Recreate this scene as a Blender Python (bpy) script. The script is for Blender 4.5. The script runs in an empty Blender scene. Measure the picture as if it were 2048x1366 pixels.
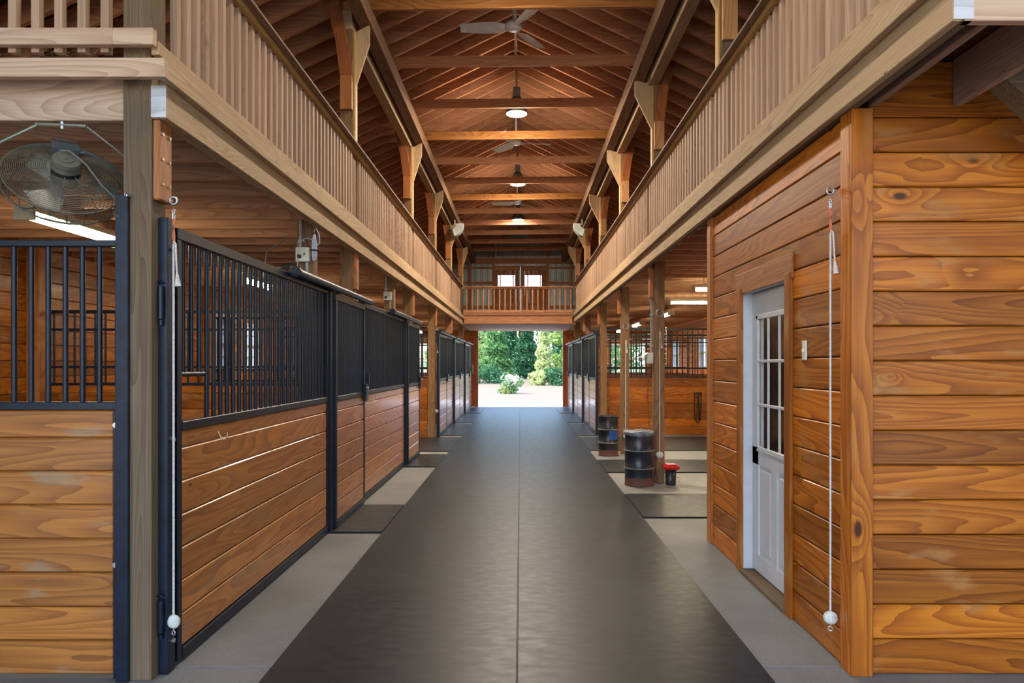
import bpy, math, random
from math import sin, cos, pi, radians
from mathutils import Vector, Matrix
random.seed(11)
SC = bpy.context.scene
COL = SC.collection
# ---------------- camera ----------------
cd = bpy.data.cameras.new('camera'); CAM = bpy.data.objects.new('camera', cd); COL.objects.link(CAM)
CAM.location = (0, 0, 1.51); CAM.rotation_euler = (pi/2, 0, 0)
cd.sensor_width = 36; cd.lens = 36*1370/2048; cd.shift_x = -17/2048; cd.shift_y = 46/2048; cd.clip_start = .05; cd.clip_end = 400
SC.camera = CAM
# ---------------- world, sun, exposure ----------------
w = bpy.data.worlds.new('sky'); SC.world = w; w.use_nodes = True
nt = w.node_tree; nt.nodes.clear()
sky = nt.nodes.new('ShaderNodeTexSky'); sky.sky_type = 'NISHITA'; sky.sun_disc = False
sky.sun_elevation = radians(52); sky.sun_rotation = radians(250); sky.air_density = 1.0; sky.dust_density = 2.0; sky.ozone_density = 1.2
bg = nt.nodes.new('ShaderNodeBackground'); wo = nt.nodes.new('ShaderNodeOutputWorld')
bg.inputs[1].default_value = 0.62
nt.links.new(sky.outputs[0], bg.inputs[0]); nt.links.new(bg.outputs[0], wo.inputs[0])
sl = bpy.data.lights.new('sun', 'SUN'); so = bpy.data.objects.new('sun', sl); COL.objects.link(so)
sl.energy = 2.5; sl.angle = radians(1.0); sl.color = (1, .95, .86)
so.rotation_euler = Vector((.62, .42, -1.0)).to_track_quat('-Z', 'Y').to_euler()
vs = SC.view_settings; vs.view_transform = 'Standard'; vs.look = 'None'; vs.gamma = 1; vs.use_curve_mapping = False
vs.exposure = .95
SC.cycles.use_denoising = True; SC.cycles.max_bounces = 8; SC.cycles.diffuse_bounces = 4; SC.cycles.glossy_bounces = 3
SC.cycles.sample_clamp_indirect = 6; SC.cycles.transparent_max_bounces = 8

# ---------------- materials ----------------
MATS = {}
def newmat(name):
    m = bpy.data.materials.new(name); m.use_nodes = True; m.node_tree.nodes.clear()
    return m, m.node_tree
def N(nt, t, **k):
    n = nt.nodes.new(t)
    for a, b in k.items(): setattr(n, a, b)
    return n
def math_n(nt, op, a, b=None, c=None):
    n = nt.nodes.new('ShaderNodeMath'); n.operation = op
    for i, v in enumerate((a, b, c)):
        if v is None: continue
        if isinstance(v, (int, float)): n.inputs[i].default_value = v
        else: nt.links.new(v, n.inputs[i])
    return n.outputs[0]
def vmath(nt, op, a, b=None):
    n = nt.nodes.new('ShaderNodeVectorMath'); n.operation = op
    for i, v in enumerate((a, b)):
        if v is None: continue
        if isinstance(v, (tuple, list)): n.inputs[i].default_value = v
        elif op == 'SCALE' and i == 1:
            if isinstance(v, (int, float)): n.inputs[3].default_value = v
            else: nt.links.new(v, n.inputs[3])
        else: nt.links.new(v, n.inputs[i])
    return n.outputs[0]
def ramp(nt, f, stops, interp='LINEAR'):
    r = nt.nodes.new('ShaderNodeValToRGB'); r.color_ramp.interpolation = interp
    e = r.color_ramp.elements
    while len(e) > 1: e.remove(e[0])
    e[0].position = stops[0][0]; e[0].color = (*stops[0][1], 1)
    for p, c in stops[1:]:
        x = e.new(p); x.color = (*c, 1)
    nt.links.new(f, r.inputs[0]); return r.outputs[0]
def mixc(nt, f, a, b, mode='MIX'):
    m = nt.nodes.new('ShaderNodeMix'); m.data_type = 'RGBA'; m.blend_type = mode
    for i, v in ((0, f), (6, a), (7, b)):
        if isinstance(v, (int, float)): m.inputs[i].default_value = v
        elif isinstance(v, tuple): m.inputs[i].default_value = (*v, 1)
        else: nt.links.new(v, m.inputs[i])
    return m.outputs[2]
def wood(key, axis, dark, mid, light, rough=.5, knot=.5, vary=.25, band=7, contrast=1.0, coat=0.0, cs=3.6, bump=.15, worn=None, spec=.5):
    """planed or sawn timber: rings stretched along the grain axis, fibres, knots, a tone of its own per board"""
    kk = (key, axis)
    if kk in MATS: return MATS[kk]
    m, nt = newmat(key + '_' + axis)
    L = nt.links.new
    tc = N(nt, 'ShaderNodeTexCoord'); geo = N(nt, 'ShaderNodeNewGeometry'); oi = N(nt, 'ShaderNodeObjectInfo')
    r1 = math_n(nt, 'MULTIPLY', geo.outputs['Random Per Island'], 97.0)
    r2 = math_n(nt, 'MULTIPLY', oi.outputs['Random'], 61.0)
    rr = math_n(nt, 'ADD', r1, r2)
    cmb = N(nt, 'ShaderNodeCombineXYZ'); L(rr, cmb.inputs[0]); L(math_n(nt, 'MULTIPLY', rr, 1.7), cmb.inputs[1]); L(math_n(nt, 'MULTIPLY', rr, .63), cmb.inputs[2])
    p = vmath(nt, 'ADD', tc.outputs['Object'], cmb.outputs[0])
    ax = 'xyz'.index(axis)
    def sc(a, c):
        v = [c, c, c]; v[ax] = a
        return vmath(nt, 'MULTIPLY', p, tuple(v))
    def noise(vec, scale, det=2, dist=0):
        n = N(nt, 'ShaderNodeTexNoise'); n.inputs['Scale'].default_value = scale; n.inputs['Detail'].default_value = det
        n.inputs['Distortion'].default_value = dist; L(vec, n.inputs['Vector']); return n.outputs[0]
    big = noise(sc(.38, cs), 1.0, 1, .25)
    wob = noise(sc(2.2, 16), 1.0, 2)
    fib = noise(sc(4, 210), 1.0, 3)
    mid_ = noise(sc(.9, 34), 1.0, 2)
    # knots
    vo = N(nt, 'ShaderNodeTexVoronoi'); kv = [4.2, 4.2, 4.2]; kv[ax] = 2.0; kv['xyz'.index({'x': 'y', 'y': 'x', 'z': 'y'}[axis])] = .02; L(vmath(nt, 'MULTIPLY', p, tuple(kv)), vo.inputs['Vector']); vo.inputs['Scale'].default_value = 1
    sep = N(nt, 'ShaderNodeSeparateColor'); L(vo.outputs['Color'], sep.inputs[0])
    has = math_n(nt, 'GREATER_THAN', sep.outputs[0], 1 - knot)
    size = math_n(nt, 'MULTIPLY_ADD', math_n(nt, 'POWER', sep.outputs[1], 2.0), .075, .024)
    kd = math_n(nt, 'DIVIDE', vo.outputs['Distance'], size)           # 1 at knot rim
    halo = math_n(nt, 'MULTIPLY', math_n(nt, 'POWER', 2.718, math_n(nt, 'MULTIPLY', math_n(nt, 'MULTIPLY', kd, kd), -.11)), has)
    core = math_n(nt, 'MULTIPLY', math_n(nt, 'SUBTRACT', 1.0, N_smooth(nt, kd, .55, 1.15)), has)
    v = math_n(nt, 'ADD', math_n(nt, 'MULTIPLY', big, band*3.2), math_n(nt, 'MULTIPLY', wob, .9))
    v = math_n(nt, 'ADD', v, math_n(nt, 'MULTIPLY', halo, 3.2))
    s = math_n(nt, 'FRACT', v)
    tri = math_n(nt, 'POWER', s, 1.8)                                  # sharp late-wood line
    t = math_n(nt, 'ADD', math_n(nt, 'MULTIPLY', tri, .42 * contrast), math_n(nt, 'MULTIPLY', math_n(nt, 'ADD', math_n(nt, 'MULTIPLY', fib, .5), math_n(nt, 'MULTIPLY', mid_, .5)), .80 * contrast))
    t = math_n(nt, 'ADD', t, .5 - .60 * contrast)
    c = ramp(nt, t, [(0.08, light), (.42, mid), (.95, dark)])
    tone = math_n(nt, 'MULTIPLY_ADD', geo.outputs['Random Per Island'], vary, 1 - vary * .55)
    tone2 = math_n(nt, 'MULTIPLY_ADD', oi.outputs['Random'], vary * .6, 1 - vary * .3)
    tb = math_n(nt, 'MULTIPLY', tone, tone2)
    c = mixc(nt, 1.0, c, vec2col(nt, tb), 'MULTIPLY')
    blot = noise(sc(1.1, 3.0), 1.3, 2)
    c = mixc(nt, math_n(nt, 'MULTIPLY', N_smooth(nt, blot, .5, .75), .35), c, tuple(.62 * x for x in mid))
    if worn:
        wn = noise(sc(1.4, 4.0), 2.1, 4)
        c = mixc(nt, math_n(nt, 'MULTIPLY', N_smooth(nt, wn, .56, .70), .55), c, worn)
    c = mixc(nt, math_n(nt, 'MULTIPLY', core, .9), c, tuple(.22 * x for x in dark))
    b = N(nt, 'ShaderNodeBsdfPrincipled'); o = N(nt, 'ShaderNodeOutputMaterial')
    L(c, b.inputs['Base Color']); b.inputs['Specular IOR Level'].default_value = spec
    L(math_n(nt, 'MULTIPLY_ADD', fib, .25, rough - .12), b.inputs['Roughness'])
    if coat: b.inputs['Coat Weight'].default_value = coat; b.inputs['Coat Roughness'].default_value = .14
    bp = N(nt, 'ShaderNodeBump'); bp.inputs['Strength'].default_value = bump; bp.inputs['Distance'].default_value = .004
    L(t, bp.inputs['Height']); L(bp.outputs[0], b.inputs['Normal'])
    L(b.outputs[0], o.inputs[0]); MATS[kk] = m
    return m
def N_smooth(nt, v, a, b):
    n = nt.nodes.new('ShaderNodeMapRange'); n.interpolation_type = 'SMOOTHSTEP'
    nt.links.new(v, n.inputs[0]); n.inputs[1].default_value = a; n.inputs[2].default_value = b
    return n.outputs[0]
def vec2col(nt, v):
    c = nt.nodes.new('ShaderNodeCombineColor')
    for i in range(3): nt.links.new(v, c.inputs[i])
    return c.outputs[0]
def plain(key, col, rough=.5, metal=0, noise=.0, nscale=20, emit=0, col2=None, bump=0, coat=0, stretch=None, spec=.5):
    if key in MATS: return MATS[key]
    m, nt = newmat(key); L = nt.links.new
    b = N(nt, 'ShaderNodeBsdfPrincipled'); o = N(nt, 'ShaderNodeOutputMaterial'); L(b.outputs[0], o.inputs[0])
    b.inputs['Roughness'].default_value = rough; b.inputs['Metallic'].default_value = metal; b.inputs['Specular IOR Level'].default_value = spec
    tc = N(nt, 'ShaderNodeTexCoord'); n = N(nt, 'ShaderNodeTexNoise'); n.inputs['Scale'].default_value = nscale; n.inputs['Detail'].default_value = 5
    vec = tc.outputs['Object']
    if stretch: vec = vmath(nt, 'MULTIPLY', vec, stretch)
    L(vec, n.inputs['Vector'])
    c2 = col2 or tuple(x * (1 - noise) for x in col)
    c = mixc(nt, N_smooth(nt, n.outputs[0], .38, .66), col, c2)
    L(c, b.inputs['Base Color'])
    if coat: b.inputs['Coat Weight'].default_value = coat; b.inputs['Coat Roughness'].default_value = .2
    if emit: L(c, b.inputs['Emission Color']); b.inputs['Emission Strength'].default_value = emit
    if bump:
        bp = N(nt, 'ShaderNodeBump'); bp.inputs['Strength'].default_value = bump; bp.inputs['Distance'].default_value = .005
        L(n.outputs[0], bp.inputs['Height']); L(bp.outputs[0], b.inputs['Normal'])
    MATS[key] = m; return m
def amber(a): return wood('amber_pine', a, (.11, .019, .002), (.36, .098, .005), (.55, .19, .014), rough=.45, knot=.5, vary=.72, spec=.28, coat=.06, bump=.1, contrast=.95, worn=(.38, .18, .055))
def stall(a): return wood('stall_pine', a, (.13, .030, .004), (.38, .125, .014), (.54, .21, .03), rough=.42, knot=.28, vary=.35, coat=.45, bump=.05, contrast=.95, worn=(.25, .13, .05))
def pale(a): return wood('pale_fir', a, (.36, .18, .10), (.66, .43, .28), (.84, .63, .45), rough=.65, knot=.2, vary=.35, bump=.2, contrast=.75, cs=4.5, spec=.3)
def tan(a): return wood('tan_fir', a, (.28, .165, .08), (.53, .36, .20), (.66, .48, .29), rough=.7, knot=.1, vary=.2, band=8, bump=.25, contrast=.75, spec=.25, cs=6)
def rustic(a): return wood('rafter_fir', a, (.22, .078, .034), (.49, .22, .105), (.64, .34, .18), rough=.75, knot=.28, vary=.5, bump=.2, contrast=.7, spec=.2)
def joistwood(a): return wood('joist_fir', a, (.28, .11, .05), (.62, .32, .165), (.76, .45, .26), rough=.7, knot=.28, vary=.45, bump=.2, contrast=.75, spec=.2)
def deckwood(a): return wood('shade_dark_deck', a, (.05,.018,.008), (.10,.036,.016), (.15,.06,.028), rough=.8, knot=.1, vary=.3, spec=.15)  # shade of the gaps between rafters and joists put into the colour
def orange(a): return wood('orange_fir', a, (.22, .06, .012), (.44, .15, .035), (.60, .26, .08), rough=.55, knot=.25, vary=.3, bump=.15, contrast=.7)
def grey(a): return wood('grey_brown_timber', a, (.09, .055, .030), (.185, .125, .075), (.27, .195, .12), rough=.8, knot=.12, vary=.25, band=6, bump=.3, contrast=.8, spec=.2, cs=9)
def palebal(a): return wood('pale_baluster', a, (.30, .155, .085), (.53, .335, .215), (.72, .52, .36), rough=.65, knot=.2, vary=.55, band=4, bump=.1, contrast=.65, spec=.3, cs=22)
def gold(a): return wood('golden_fir', a, (.35, .18, .05), (.62, .38, .12), (.78, .53, .20), rough=.6, knot=.1, vary=.15, bump=.1, contrast=.6)
def redwood(a): return wood('red_door_timber', a, (.20, .035, .008), (.42, .09, .02), (.52, .14, .035), rough=.5, knot=.1, vary=.2, bump=.1, contrast=.5)
def steel(): return plain('black_steel', (.006, .011, .024), .38, .0, .4, 30, spec=.35)
def steel_worn(): return plain('scuffed_black_steel', (.007, .013, .030), .42, 0, 0, 16, col2=(.004, .006, .013), spec=.3)
def galv(): return plain('galvanised_steel', (.55, .56, .56), .35, .85, .3, 60)
def whitep(): return plain('white_paint', (.55, .565, .60), .4, 0, .06, 12)
def cream(): return plain('cream_plastic', (.72, .69, .56), .45, 0, .08, 12)
def greypipe(): return plain('grey_conduit', (.34, .35, .36), .5, .2, .2, 12)
def rope(): return plain('white_rope', (.66, .63, .58), .9, 0, .3, 160, bump=.5)

# ---------------- mesh helpers ----------------
ORG = {}
class MB:
    def __init__(s): s.v = []; s.f = []; s.sm = []
    def _add(s, vs_, fs, smooth=False):
        o = len(s.v); s.v += [Vector(v) for v in vs_]
        for f in fs: s.f.append([o + i for i in f]); s.sm.append(smooth)
        return s
    def box(s, x0, x1, y0, y1, z0, z1):
        if x0 > x1: x0, x1 = x1, x0
        if y0 > y1: y0, y1 = y1, y0
        if z0 > z1: z0, z1 = z1, z0
        return s._add([(x0,y0,z0),(x1,y0,z0),(x1,y1,z0),(x0,y1,z0),(x0,y0,z1),(x1,y0,z1),(x1,y1,z1),(x0,y1,z1)],
               [(3,2,1,0),(4,5,6,7),(0,1,5,4),(1,2,6,5),(2,3,7,6),(3,0,4,7)])
    def cbox(s, x0, x1, y0, y1, z0, z1, c=.003):
        """box with chamfered edges (long boards)"""
        if x0 > x1: x0, x1 = x1, x0
        if y0 > y1: y0, y1 = y1, y0
        if z0 > z1: z0, z1 = z1, z0
        V = []; idx = {}
        X = (x0, x1); Y = (y0, y1); Z = (z0, z1)
        for i in (0,1):
            for j in (0,1):
                for k in (0,1):
                    dx = c if i == 0 else -c; dy = c if j == 0 else -c; dz = c if k == 0 else -c
                    idx[i,j,k,0] = len(V); V.append((X[i], Y[j]+dy, Z[k]+dz))
                    idx[i,j,k,1] = len(V); V.append((X[i]+dx, Y[j], Z[k]+dz))
                    idx[i,j,k,2] = len(V); V.append((X[i]+dx, Y[j]+dy, Z[k]))
        g = idx; F = []
        for i in (0,1):
            q = [g[i,0,0,0], g[i,1,0,0], g[i,1,1,0], g[i,0,1,0]]; F.append(q if i else q[::-1])
        for j in (0,1):
            q = [g[0,j,0,1], g[0,j,1,1], g[1,j,1,1], g[1,j,0,1]]; F.append(q if j else q[::-1])
        for k in (0,1):
            q = [g[0,0,k,2], g[1,0,k,2], g[1,1,k,2], g[0,1,k,2]]; F.append(q if k else q[::-1])
        cen = Vector(((x0+x1)/2, (y0+y1)/2, (z0+z1)/2))
        E = []
        for j in (0,1):
            for k in (0,1): E.append([g[0,j,k,1], g[1,j,k,1], g[1,j,k,2], g[0,j,k,2]])
        for i in (0,1):
            for k in (0,1): E.append([g[i,0,k,0], g[i,1,k,0], g[i,1,k,2], g[i,0,k,2]])
        for i in (0,1):
            for j in (0,1): E.append([g[i,j,0,0], g[i,j,1,0], g[i,j,1,1], g[i,j,0,1]])
        for i in (0,1):
            for j in (0,1):
                for k in (0,1): E.append([g[i,j,k,0], g[i,j,k,1], g[i,j,k,2]])
        for q in E:
            a, b, d = (Vector(V[t]) for t in q[:3]); n = (b-a).cross(d-a)
            F.append(q if n.dot(a-cen) > 0 else q[::-1])
        return s._add(V, F)
    def bar(s, p, q, w, h, up=(0,0,1)):
        """rectangular bar from p to q, w sideways, h along up"""
        p = Vector(p); q = Vector(q); d = (q-p).normalized(); side = d.cross(Vector(up)).normalized(); u = side.cross(d)
        V = []
        for c in (p, q):
            for a, b in ((-1,-1),(1,-1),(1,1),(-1,1)): V.append(c + side*a*w/2 + u*b*h/2)
        return s._add(V, [(3,2,1,0),(4,5,6,7),(0,1,5,4),(1,2,6,5),(2,3,7,6),(3,0,4,7)])
    def cyl(s, p, q, r, n=12, r2=None, caps=True):
        p = Vector(p); q = Vector(q); r2 = r if r2 is None else r2
        d = (q-p).normalized(); t = Vector((0,0,1)) if abs(d.z) < .9 else Vector((1,0,0))
        a = d.cross(t).normalized(); b = d.cross(a)
        ring = lambda c, R: [c + (a*cos(2*pi*i/n) + b*sin(2*pi*i/n))*R for i in range(n)]
        s._add(ring(p, r) + ring(q, r2), [(i, i+n, (i+1) % n + n, (i+1) % n) for i in range(n)], True)
        if caps:
            s._add(ring(p, r), [tuple(range(n))]); s._add(ring(q, r2), [tuple(range(n))[::-1]])
        return s
    def tube(s, pts, r, n=8):
        pts = [Vector(p) for p in pts]; V = []; prev = None
        for i, p in enumerate(pts):
            d = (pts[min(i+1, len(pts)-1)] - pts[max(i-1, 0)]).normalized()
            t = prev if prev else (Vector((0,0,1)) if abs(d.z) < .9 else Vector((1,0,0)))
            a = (t - d*t.dot(d)).normalized(); prev = a; b = d.cross(a)
            V += [p + (a*cos(2*pi*k/n) + b*sin(2*pi*k/n))*r for k in range(n)]
        F = [(i*n+k, (i)*n+(k+1) % n, (i+1)*n+(k+1) % n, (i+1)*n+k) for i in range(len(pts)-1) for k in range(n)]
        s._add(V, F, True); m = len(pts)-1
        s._add(V[:n], [tuple(range(n))[::-1]]); s._add(V[m*n:], [tuple(range(n))])
        return s
    def lathe(s, prof, c=(0,0,0), n=24, smooth=True):
        V = []; c = Vector(c)
        for r, z in prof: V += [c + Vector((r*cos(2*pi*k/n), r*sin(2*pi*k/n), z)) for k in range(n)]
        F = [(i*n+k, i*n+(k+1) % n, (i+1)*n+(k+1) % n, (i+1)*n+k) for i in range(len(prof)-1) for k in range(n)]
        s._add(V, F, smooth)
        return s
    def torus(s, c, R, r, nrm=(0,0,1), n=20, m=8):
        c = Vector(c); d = Vector(nrm).normalized(); t = Vector((0,0,1)) if abs(d.z) < .9 else Vector((1,0,0))
        a = d.cross(t).normalized(); b = d.cross(a)
        V = []
        for i in range(n):
            e = a*cos(2*pi*i/n) + b*sin(2*pi*i/n)
            V += [c + e*(R + r*cos(2*pi*k/m)) + d*r*sin(2*pi*k/m) for k in range(m)]
        F = [(i*m+k, ((i+1) % n)*m+k, ((i+1) % n)*m+(k+1) % m, i*m+(k+1) % m) for i in range(n) for k in range(m)]
        return s._add(V, F, True)
    def prism(s, poly, axis, a, b):
        """2-D outline extruded along axis; poly gives the other two coordinates in order"""
        def P(u, v, t):
            return {'x': (t, u, v), 'y': (u, t, v), 'z': (u, v, t)}[axis]
        n = len(poly); V = [P(u, v, a) for u, v in poly] + [P(u, v, b) for u, v in poly]
        F = [tuple(range(n)), tuple(range(n, 2*n))[::-1]] + [(i, (i+1) % n + 0, (i+1) % n + n, i+n)[::-1] for i in range(n)]
        return s._add(V, F)
    def sphere(s, c, r, n=14, m=9, squash=(1,1,1)):
        V = []; c = Vector(c)
        for j in range(m+1):
            th = pi*j/m
            V += [c + Vector((r*sin(th)*cos(2*pi*k/n)*squash[0], r*sin(th)*sin(2*pi*k/n)*squash[1], -r*cos(th)*squash[2])) for k in range(n)]
        F = [(j*n+k, j*n+(k+1) % n, (j+1)*n+(k+1) % n, (j+1)*n+k) for j in range(m) for k in range(n)]
        return s._add(V, F, True)
    def mesh(s, name, mat, org=Vector((0,0,0))):
        me = bpy.data.meshes.new(name)
        me.from_pydata([tuple(v-org) for v in s.v], [], s.f)
        me.polygons.foreach_set('use_smooth', s.sm); me.materials.append(mat); me.update()
        return me
    def build(s, name, mat, parent=None, org=None, label=None):
        if parent is None:
            if org is None:
                xs = [v.x for v in s.v]; ys = [v.y for v in s.v]; zs = [v.z for v in s.v]
                org = Vector(((min(xs)+max(xs))/2, (min(ys)+max(ys))/2, min(zs)))
            o = bpy.data.objects.new(name, s.mesh(name, mat, Vector(org))); o.location = org
        else:
            org = ORG[parent.name]
            o = bpy.data.objects.new(name, s.mesh(name, mat, org)); o.parent = parent
        COL.objects.link(o); ORG[o.name] = Vector(org)
        if label: o['label'] = label
        return o
def tag(o, label, cat, group=None, kind=None):
    o['label'] = label; o['category'] = cat
    if group: o['group'] = group
    if kind: o['kind'] = kind
    return o
def struct(o, label=None):
    o['kind'] = 'structure'
    if label: o['label'] = label
    return o
def thing(name, label, cat, loc, group=None):
    o = bpy.data.objects.new(name, None); o.empty_display_size = .1; o.location = loc; COL.objects.link(o); ORG[o.name] = Vector(loc)
    return tag(o, label, cat, group)
CACHE = {}
def inst(name, key, builder, mat, loc, parent=None):
    """object sharing a cached local mesh, placed at world loc"""
    if key not in CACHE: CACHE[key] = builder().mesh(name, mat)
    o = bpy.data.objects.new(name, CACHE[key]); COL.objects.link(o)
    if parent: o.parent = parent; o.location = Vector(loc) - ORG[parent.name]
    else: o.location = loc
    return o
def copy_tree(o, loc=None, parent=None):
    c = o.copy(); COL.objects.link(c)
    if parent: c.parent = parent
    if loc is not None: c.location = loc; ORG[c.name] = Vector(loc)
    for ch in list(o.children): copy_tree(ch, None, c)
    return c
WORDS = ['first','second','third','fourth','fifth','sixth','seventh','eighth','ninth','tenth','eleventh','twelfth']
# ================= layout =================
# x across the aisle, y along it (camera at y = 0), z up.  The right half of the frame stands a little closer and higher.
XW = 5.15                                   # outer walls
YE = 24.2                                   # far gable wall
LP = [3.27, 7.2, 11.05, 14.07, 17.3, 20.75]  # main posts left
RP = [5.79, 8.72, 11.55, 14.55, 17.9, 21.0]  # main posts right
def SX(s, xl): return -xl if s < 0 else xl - .135
def DZ(s): return 0 if s < 0 else .06
SN = {-1: 'left', 1: 'right'}
TIES = [7.36 + i*1.414 for i in range(12)]
RX = -.07                                   # ridge x
def roofz(x): return 6.19 - .48*abs(x-RX)    # underside of the rafters

# ---------- ground outside, floor, mats ----------
m, nt_ = newmat('meadow_ground'); L_ = nt_.links.new
tc = N(nt_, 'ShaderNodeTexCoord'); sp = N(nt_, 'ShaderNodeSeparateXYZ'); L_(tc.outputs['Object'], sp.inputs[0])
n1 = N(nt_, 'ShaderNodeTexNoise'); n1.inputs['Scale'].default_value = .25; L_(tc.outputs['Object'], n1.inputs['Vector'])
n2 = N(nt_, 'ShaderNodeTexNoise'); n2.inputs['Scale'].default_value = 6; n2.inputs['Detail'].default_value = 6; L_(tc.outputs['Object'], n2.inputs['Vector'])
yy = math_n(nt_, 'ADD', sp.outputs[1], math_n(nt_, 'MULTIPLY', n1.outputs[0], 9))
c_ = ramp(nt_, N_smooth(nt_, yy, 30, 110), [(0, (.20,.145,.105)), (.17, (.21,.15,.11)), (.19, (.115,.15,.045)), (.225, (.12,.155,.05)), (.245, (.215,.16,.115)), (.31, (.20,.155,.10)), (.34, (.115,.155,.045)), (1, (.08,.13,.035))])
c_ = mixc(nt_, math_n(nt_, 'MULTIPLY', n2.outputs[0], .5), c_, (.13, .115, .07))
b_ = N(nt_, 'ShaderNodeBsdfPrincipled'); b_.inputs['Roughness'].default_value = .95; o_ = N(nt_, 'ShaderNodeOutputMaterial'); L_(c_, b_.inputs[0]); L_(b_.outputs[0], o_.inputs[0])
gr = MB()
for i in range(24):
    for j in range(20):
        def gp(a, b):
            x = -60 + a*5; y = 24.5 + b*5
            return Vector((x, y, -.06 + (0 if y < 45 else (y-45)**1.15*.012) - .0006*max(0, y-30)*x*.4))
        gr._add([gp(i, j), gp(i+1, j), gp(i+1, j+1), gp(i, j+1)], [(0,1,2,3)], True)
struct(gr.build('ground', m, org=(0, 24.5, 0)))
struct(MB().box(-14, 14, 23.6, 29.3, -.12, -.012).build('ground_apron', plain('sunlit_concrete', (.62,.60,.57), .9, 0, .08, 3)))
struct(MB().box(-16, 16, -14, 2.0, -.14, -.012).build('ground_yard', plain('yard_concrete', (.42,.40,.37), .9, 0, .12, 3)))
m, nt_ = newmat('broomed_concrete'); L_ = nt_.links.new
tc = N(nt_, 'ShaderNodeTexCoord'); na = N(nt_, 'ShaderNodeTexNoise'); na.inputs['Scale'].default_value = 90; na.inputs['Detail'].default_value = 6
L_(tc.outputs['Object'], na.inputs['Vector'])
nb = N(nt_, 'ShaderNodeTexNoise'); nb.inputs['Scale'].default_value = 1.6; nb.inputs['Detail'].default_value = 4; L_(tc.outputs['Object'], nb.inputs['Vector'])
c_ = ramp(nt_, N_smooth(nt_, nb.outputs[0], .3, .7), [(0, (.14,.14,.135)), (1, (.20,.20,.19))])
c_ = mixc(nt_, math_n(nt_, 'MULTIPLY', N_smooth(nt_, na.outputs[0], .5, .7), .45), c_, (.09,.08,.07))
b_ = N(nt_, 'ShaderNodeBsdfPrincipled'); b_.inputs['Roughness'].default_value = .62; o_ = N(nt_, 'ShaderNodeOutputMaterial'); L_(c_, b_.inputs[0]); L_(b_.outputs[0], o_.inputs[0])
fl = MB()
ys = [-14, 1.5, 3.42, 6.9, 9.6, 12.6, 16, 19.5, 24.45]
for a, b in zip(ys, ys[1:]): fl.cbox(-XW-.1, XW+.1, a+.003, b-.003, -.12, 0, .004)
struct(fl.build('floor', m))
def rubber(key, c1, c2):
    if key in MATS: return MATS[key]
    m, nt = newmat(key); L = nt.links.new
    tc = N(nt, 'ShaderNodeTexCoord'); n = N(nt, 'ShaderNodeTexNoise'); n.inputs['Scale'].default_value = 1.1; n.inputs['Detail'].default_value = 5; L(vmath(nt, 'MULTIPLY', tc.outputs['Object'], (1, .8, 1)), n.inputs['Vector'])
    n2 = N(nt, 'ShaderNodeTexNoise'); n2.inputs['Scale'].default_value = 260; n2.inputs['Detail'].default_value = 2; L(tc.outputs['Object'], n2.inputs['Vector'])
    n3 = N(nt, 'ShaderNodeTexNoise'); n3.inputs['Scale'].default_value = 14; n3.inputs['Detail'].default_value = 4; L(vmath(nt, 'MULTIPLY', tc.outputs['Object'], (.8, 1.6, 1)), n3.inputs['Vector'])
    c = mixc(nt, N_smooth(nt, n.outputs[0], .3, .7), c1, c2)
    c = mixc(nt, math_n(nt, 'MULTIPLY', N_smooth(nt, n2.outputs[0], .60, .72), .55), c, (.028, .032, .038))
    c = mixc(nt, math_n(nt, 'MULTIPLY', N_smooth(nt, n3.outputs[0], .52, .70), .35), c, (.018, .021, .026))
    b = N(nt, 'ShaderNodeBsdfPrincipled'); o = N(nt, 'ShaderNodeOutputMaterial'); L(c, b.inputs[0]); L(b.outputs[0], o.inputs[0])
    b.inputs['Roughness'].default_value = .5; b.inputs['Specular IOR Level'].default_value = .28
    L(math_n(nt, 'MULTIPLY_ADD', n3.outputs[0], .25, .30), b.inputs['Roughness'])
    bp = N(nt, 'ShaderNodeBump'); bp.inputs['Strength'].default_value = .25; bp.inputs['Distance'].default_value = .003; L(n3.outputs[0], bp.inputs['Height']); L(bp.outputs[0], b.inputs['Normal'])
    MATS[key] = m; return m
MAT1 = rubber('aisle_rubber', (.0045,.008,.0135), (.008,.0115,.017)); MAT2 = rubber('door_mat_rubber', (.0085,.010,.012), (.012,.0135,.016))
for s in (-1, 1):
    x0, x1 = (-1.237, -.019) if s < 0 else (-.015, 1.203)
    o = MB().cbox(x0, x1, -6, 23.45, 0, .012, .003).build('rubber_aisle_runner', MAT1)
    tag(o, 'dark rubber runner down the aisle, %s of the centre seam' % SN[s], 'floor mat', 'rubber runners along the aisle')
def fmat(s, xa, xb, ya, yb, lab):
    o = MB().cbox(xa, xb, ya, yb, 0, .016, .003).build('rubber_floor_mat', MAT2); tag(o, lab, 'floor mat', 'rubber mats beside the aisle runners')
fmat(-1, -1.76, -1.243, 6.12, 7.31, 'dark rubber mat before the nearest sliding stall door on the left')
fmat(-1, -1.76, -1.243, 10.05, 11.45, 'dark rubber mat before the second sliding stall door on the left')
fmat(-1, -3.4, -1.243, 11.85, 14.1, 'rubber mat in the left open bay before the far stalls')
for i, (a, b) in enumerate(((14.45, 17.5), (17.75, 20.95), (21.15, 23.5))):
    w_ = ('first', 'second', 'last')[i]
    for s in (-1, 1):
        fmat(s, *((-1.70, -1.243) if s < 0 else (1.209, 1.66)), a, b-.18, 'rubber mat along the %s of the far stall fronts on the %s' % (w_, SN[s]))
fmat(1, 1.209, 4.4, 6.72, 7.93, 'rubber mat crossing the right bay just past the tack room corner')
fmat(1, 1.209, 4.4, 9.53, 10.77, 'rubber mat crossing the right bay beside the dented drum')
fmat(1, 1.209, 4.4, 11.96, 14.2, 'rubber mat crossing the right bay below the grilled partition')

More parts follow.
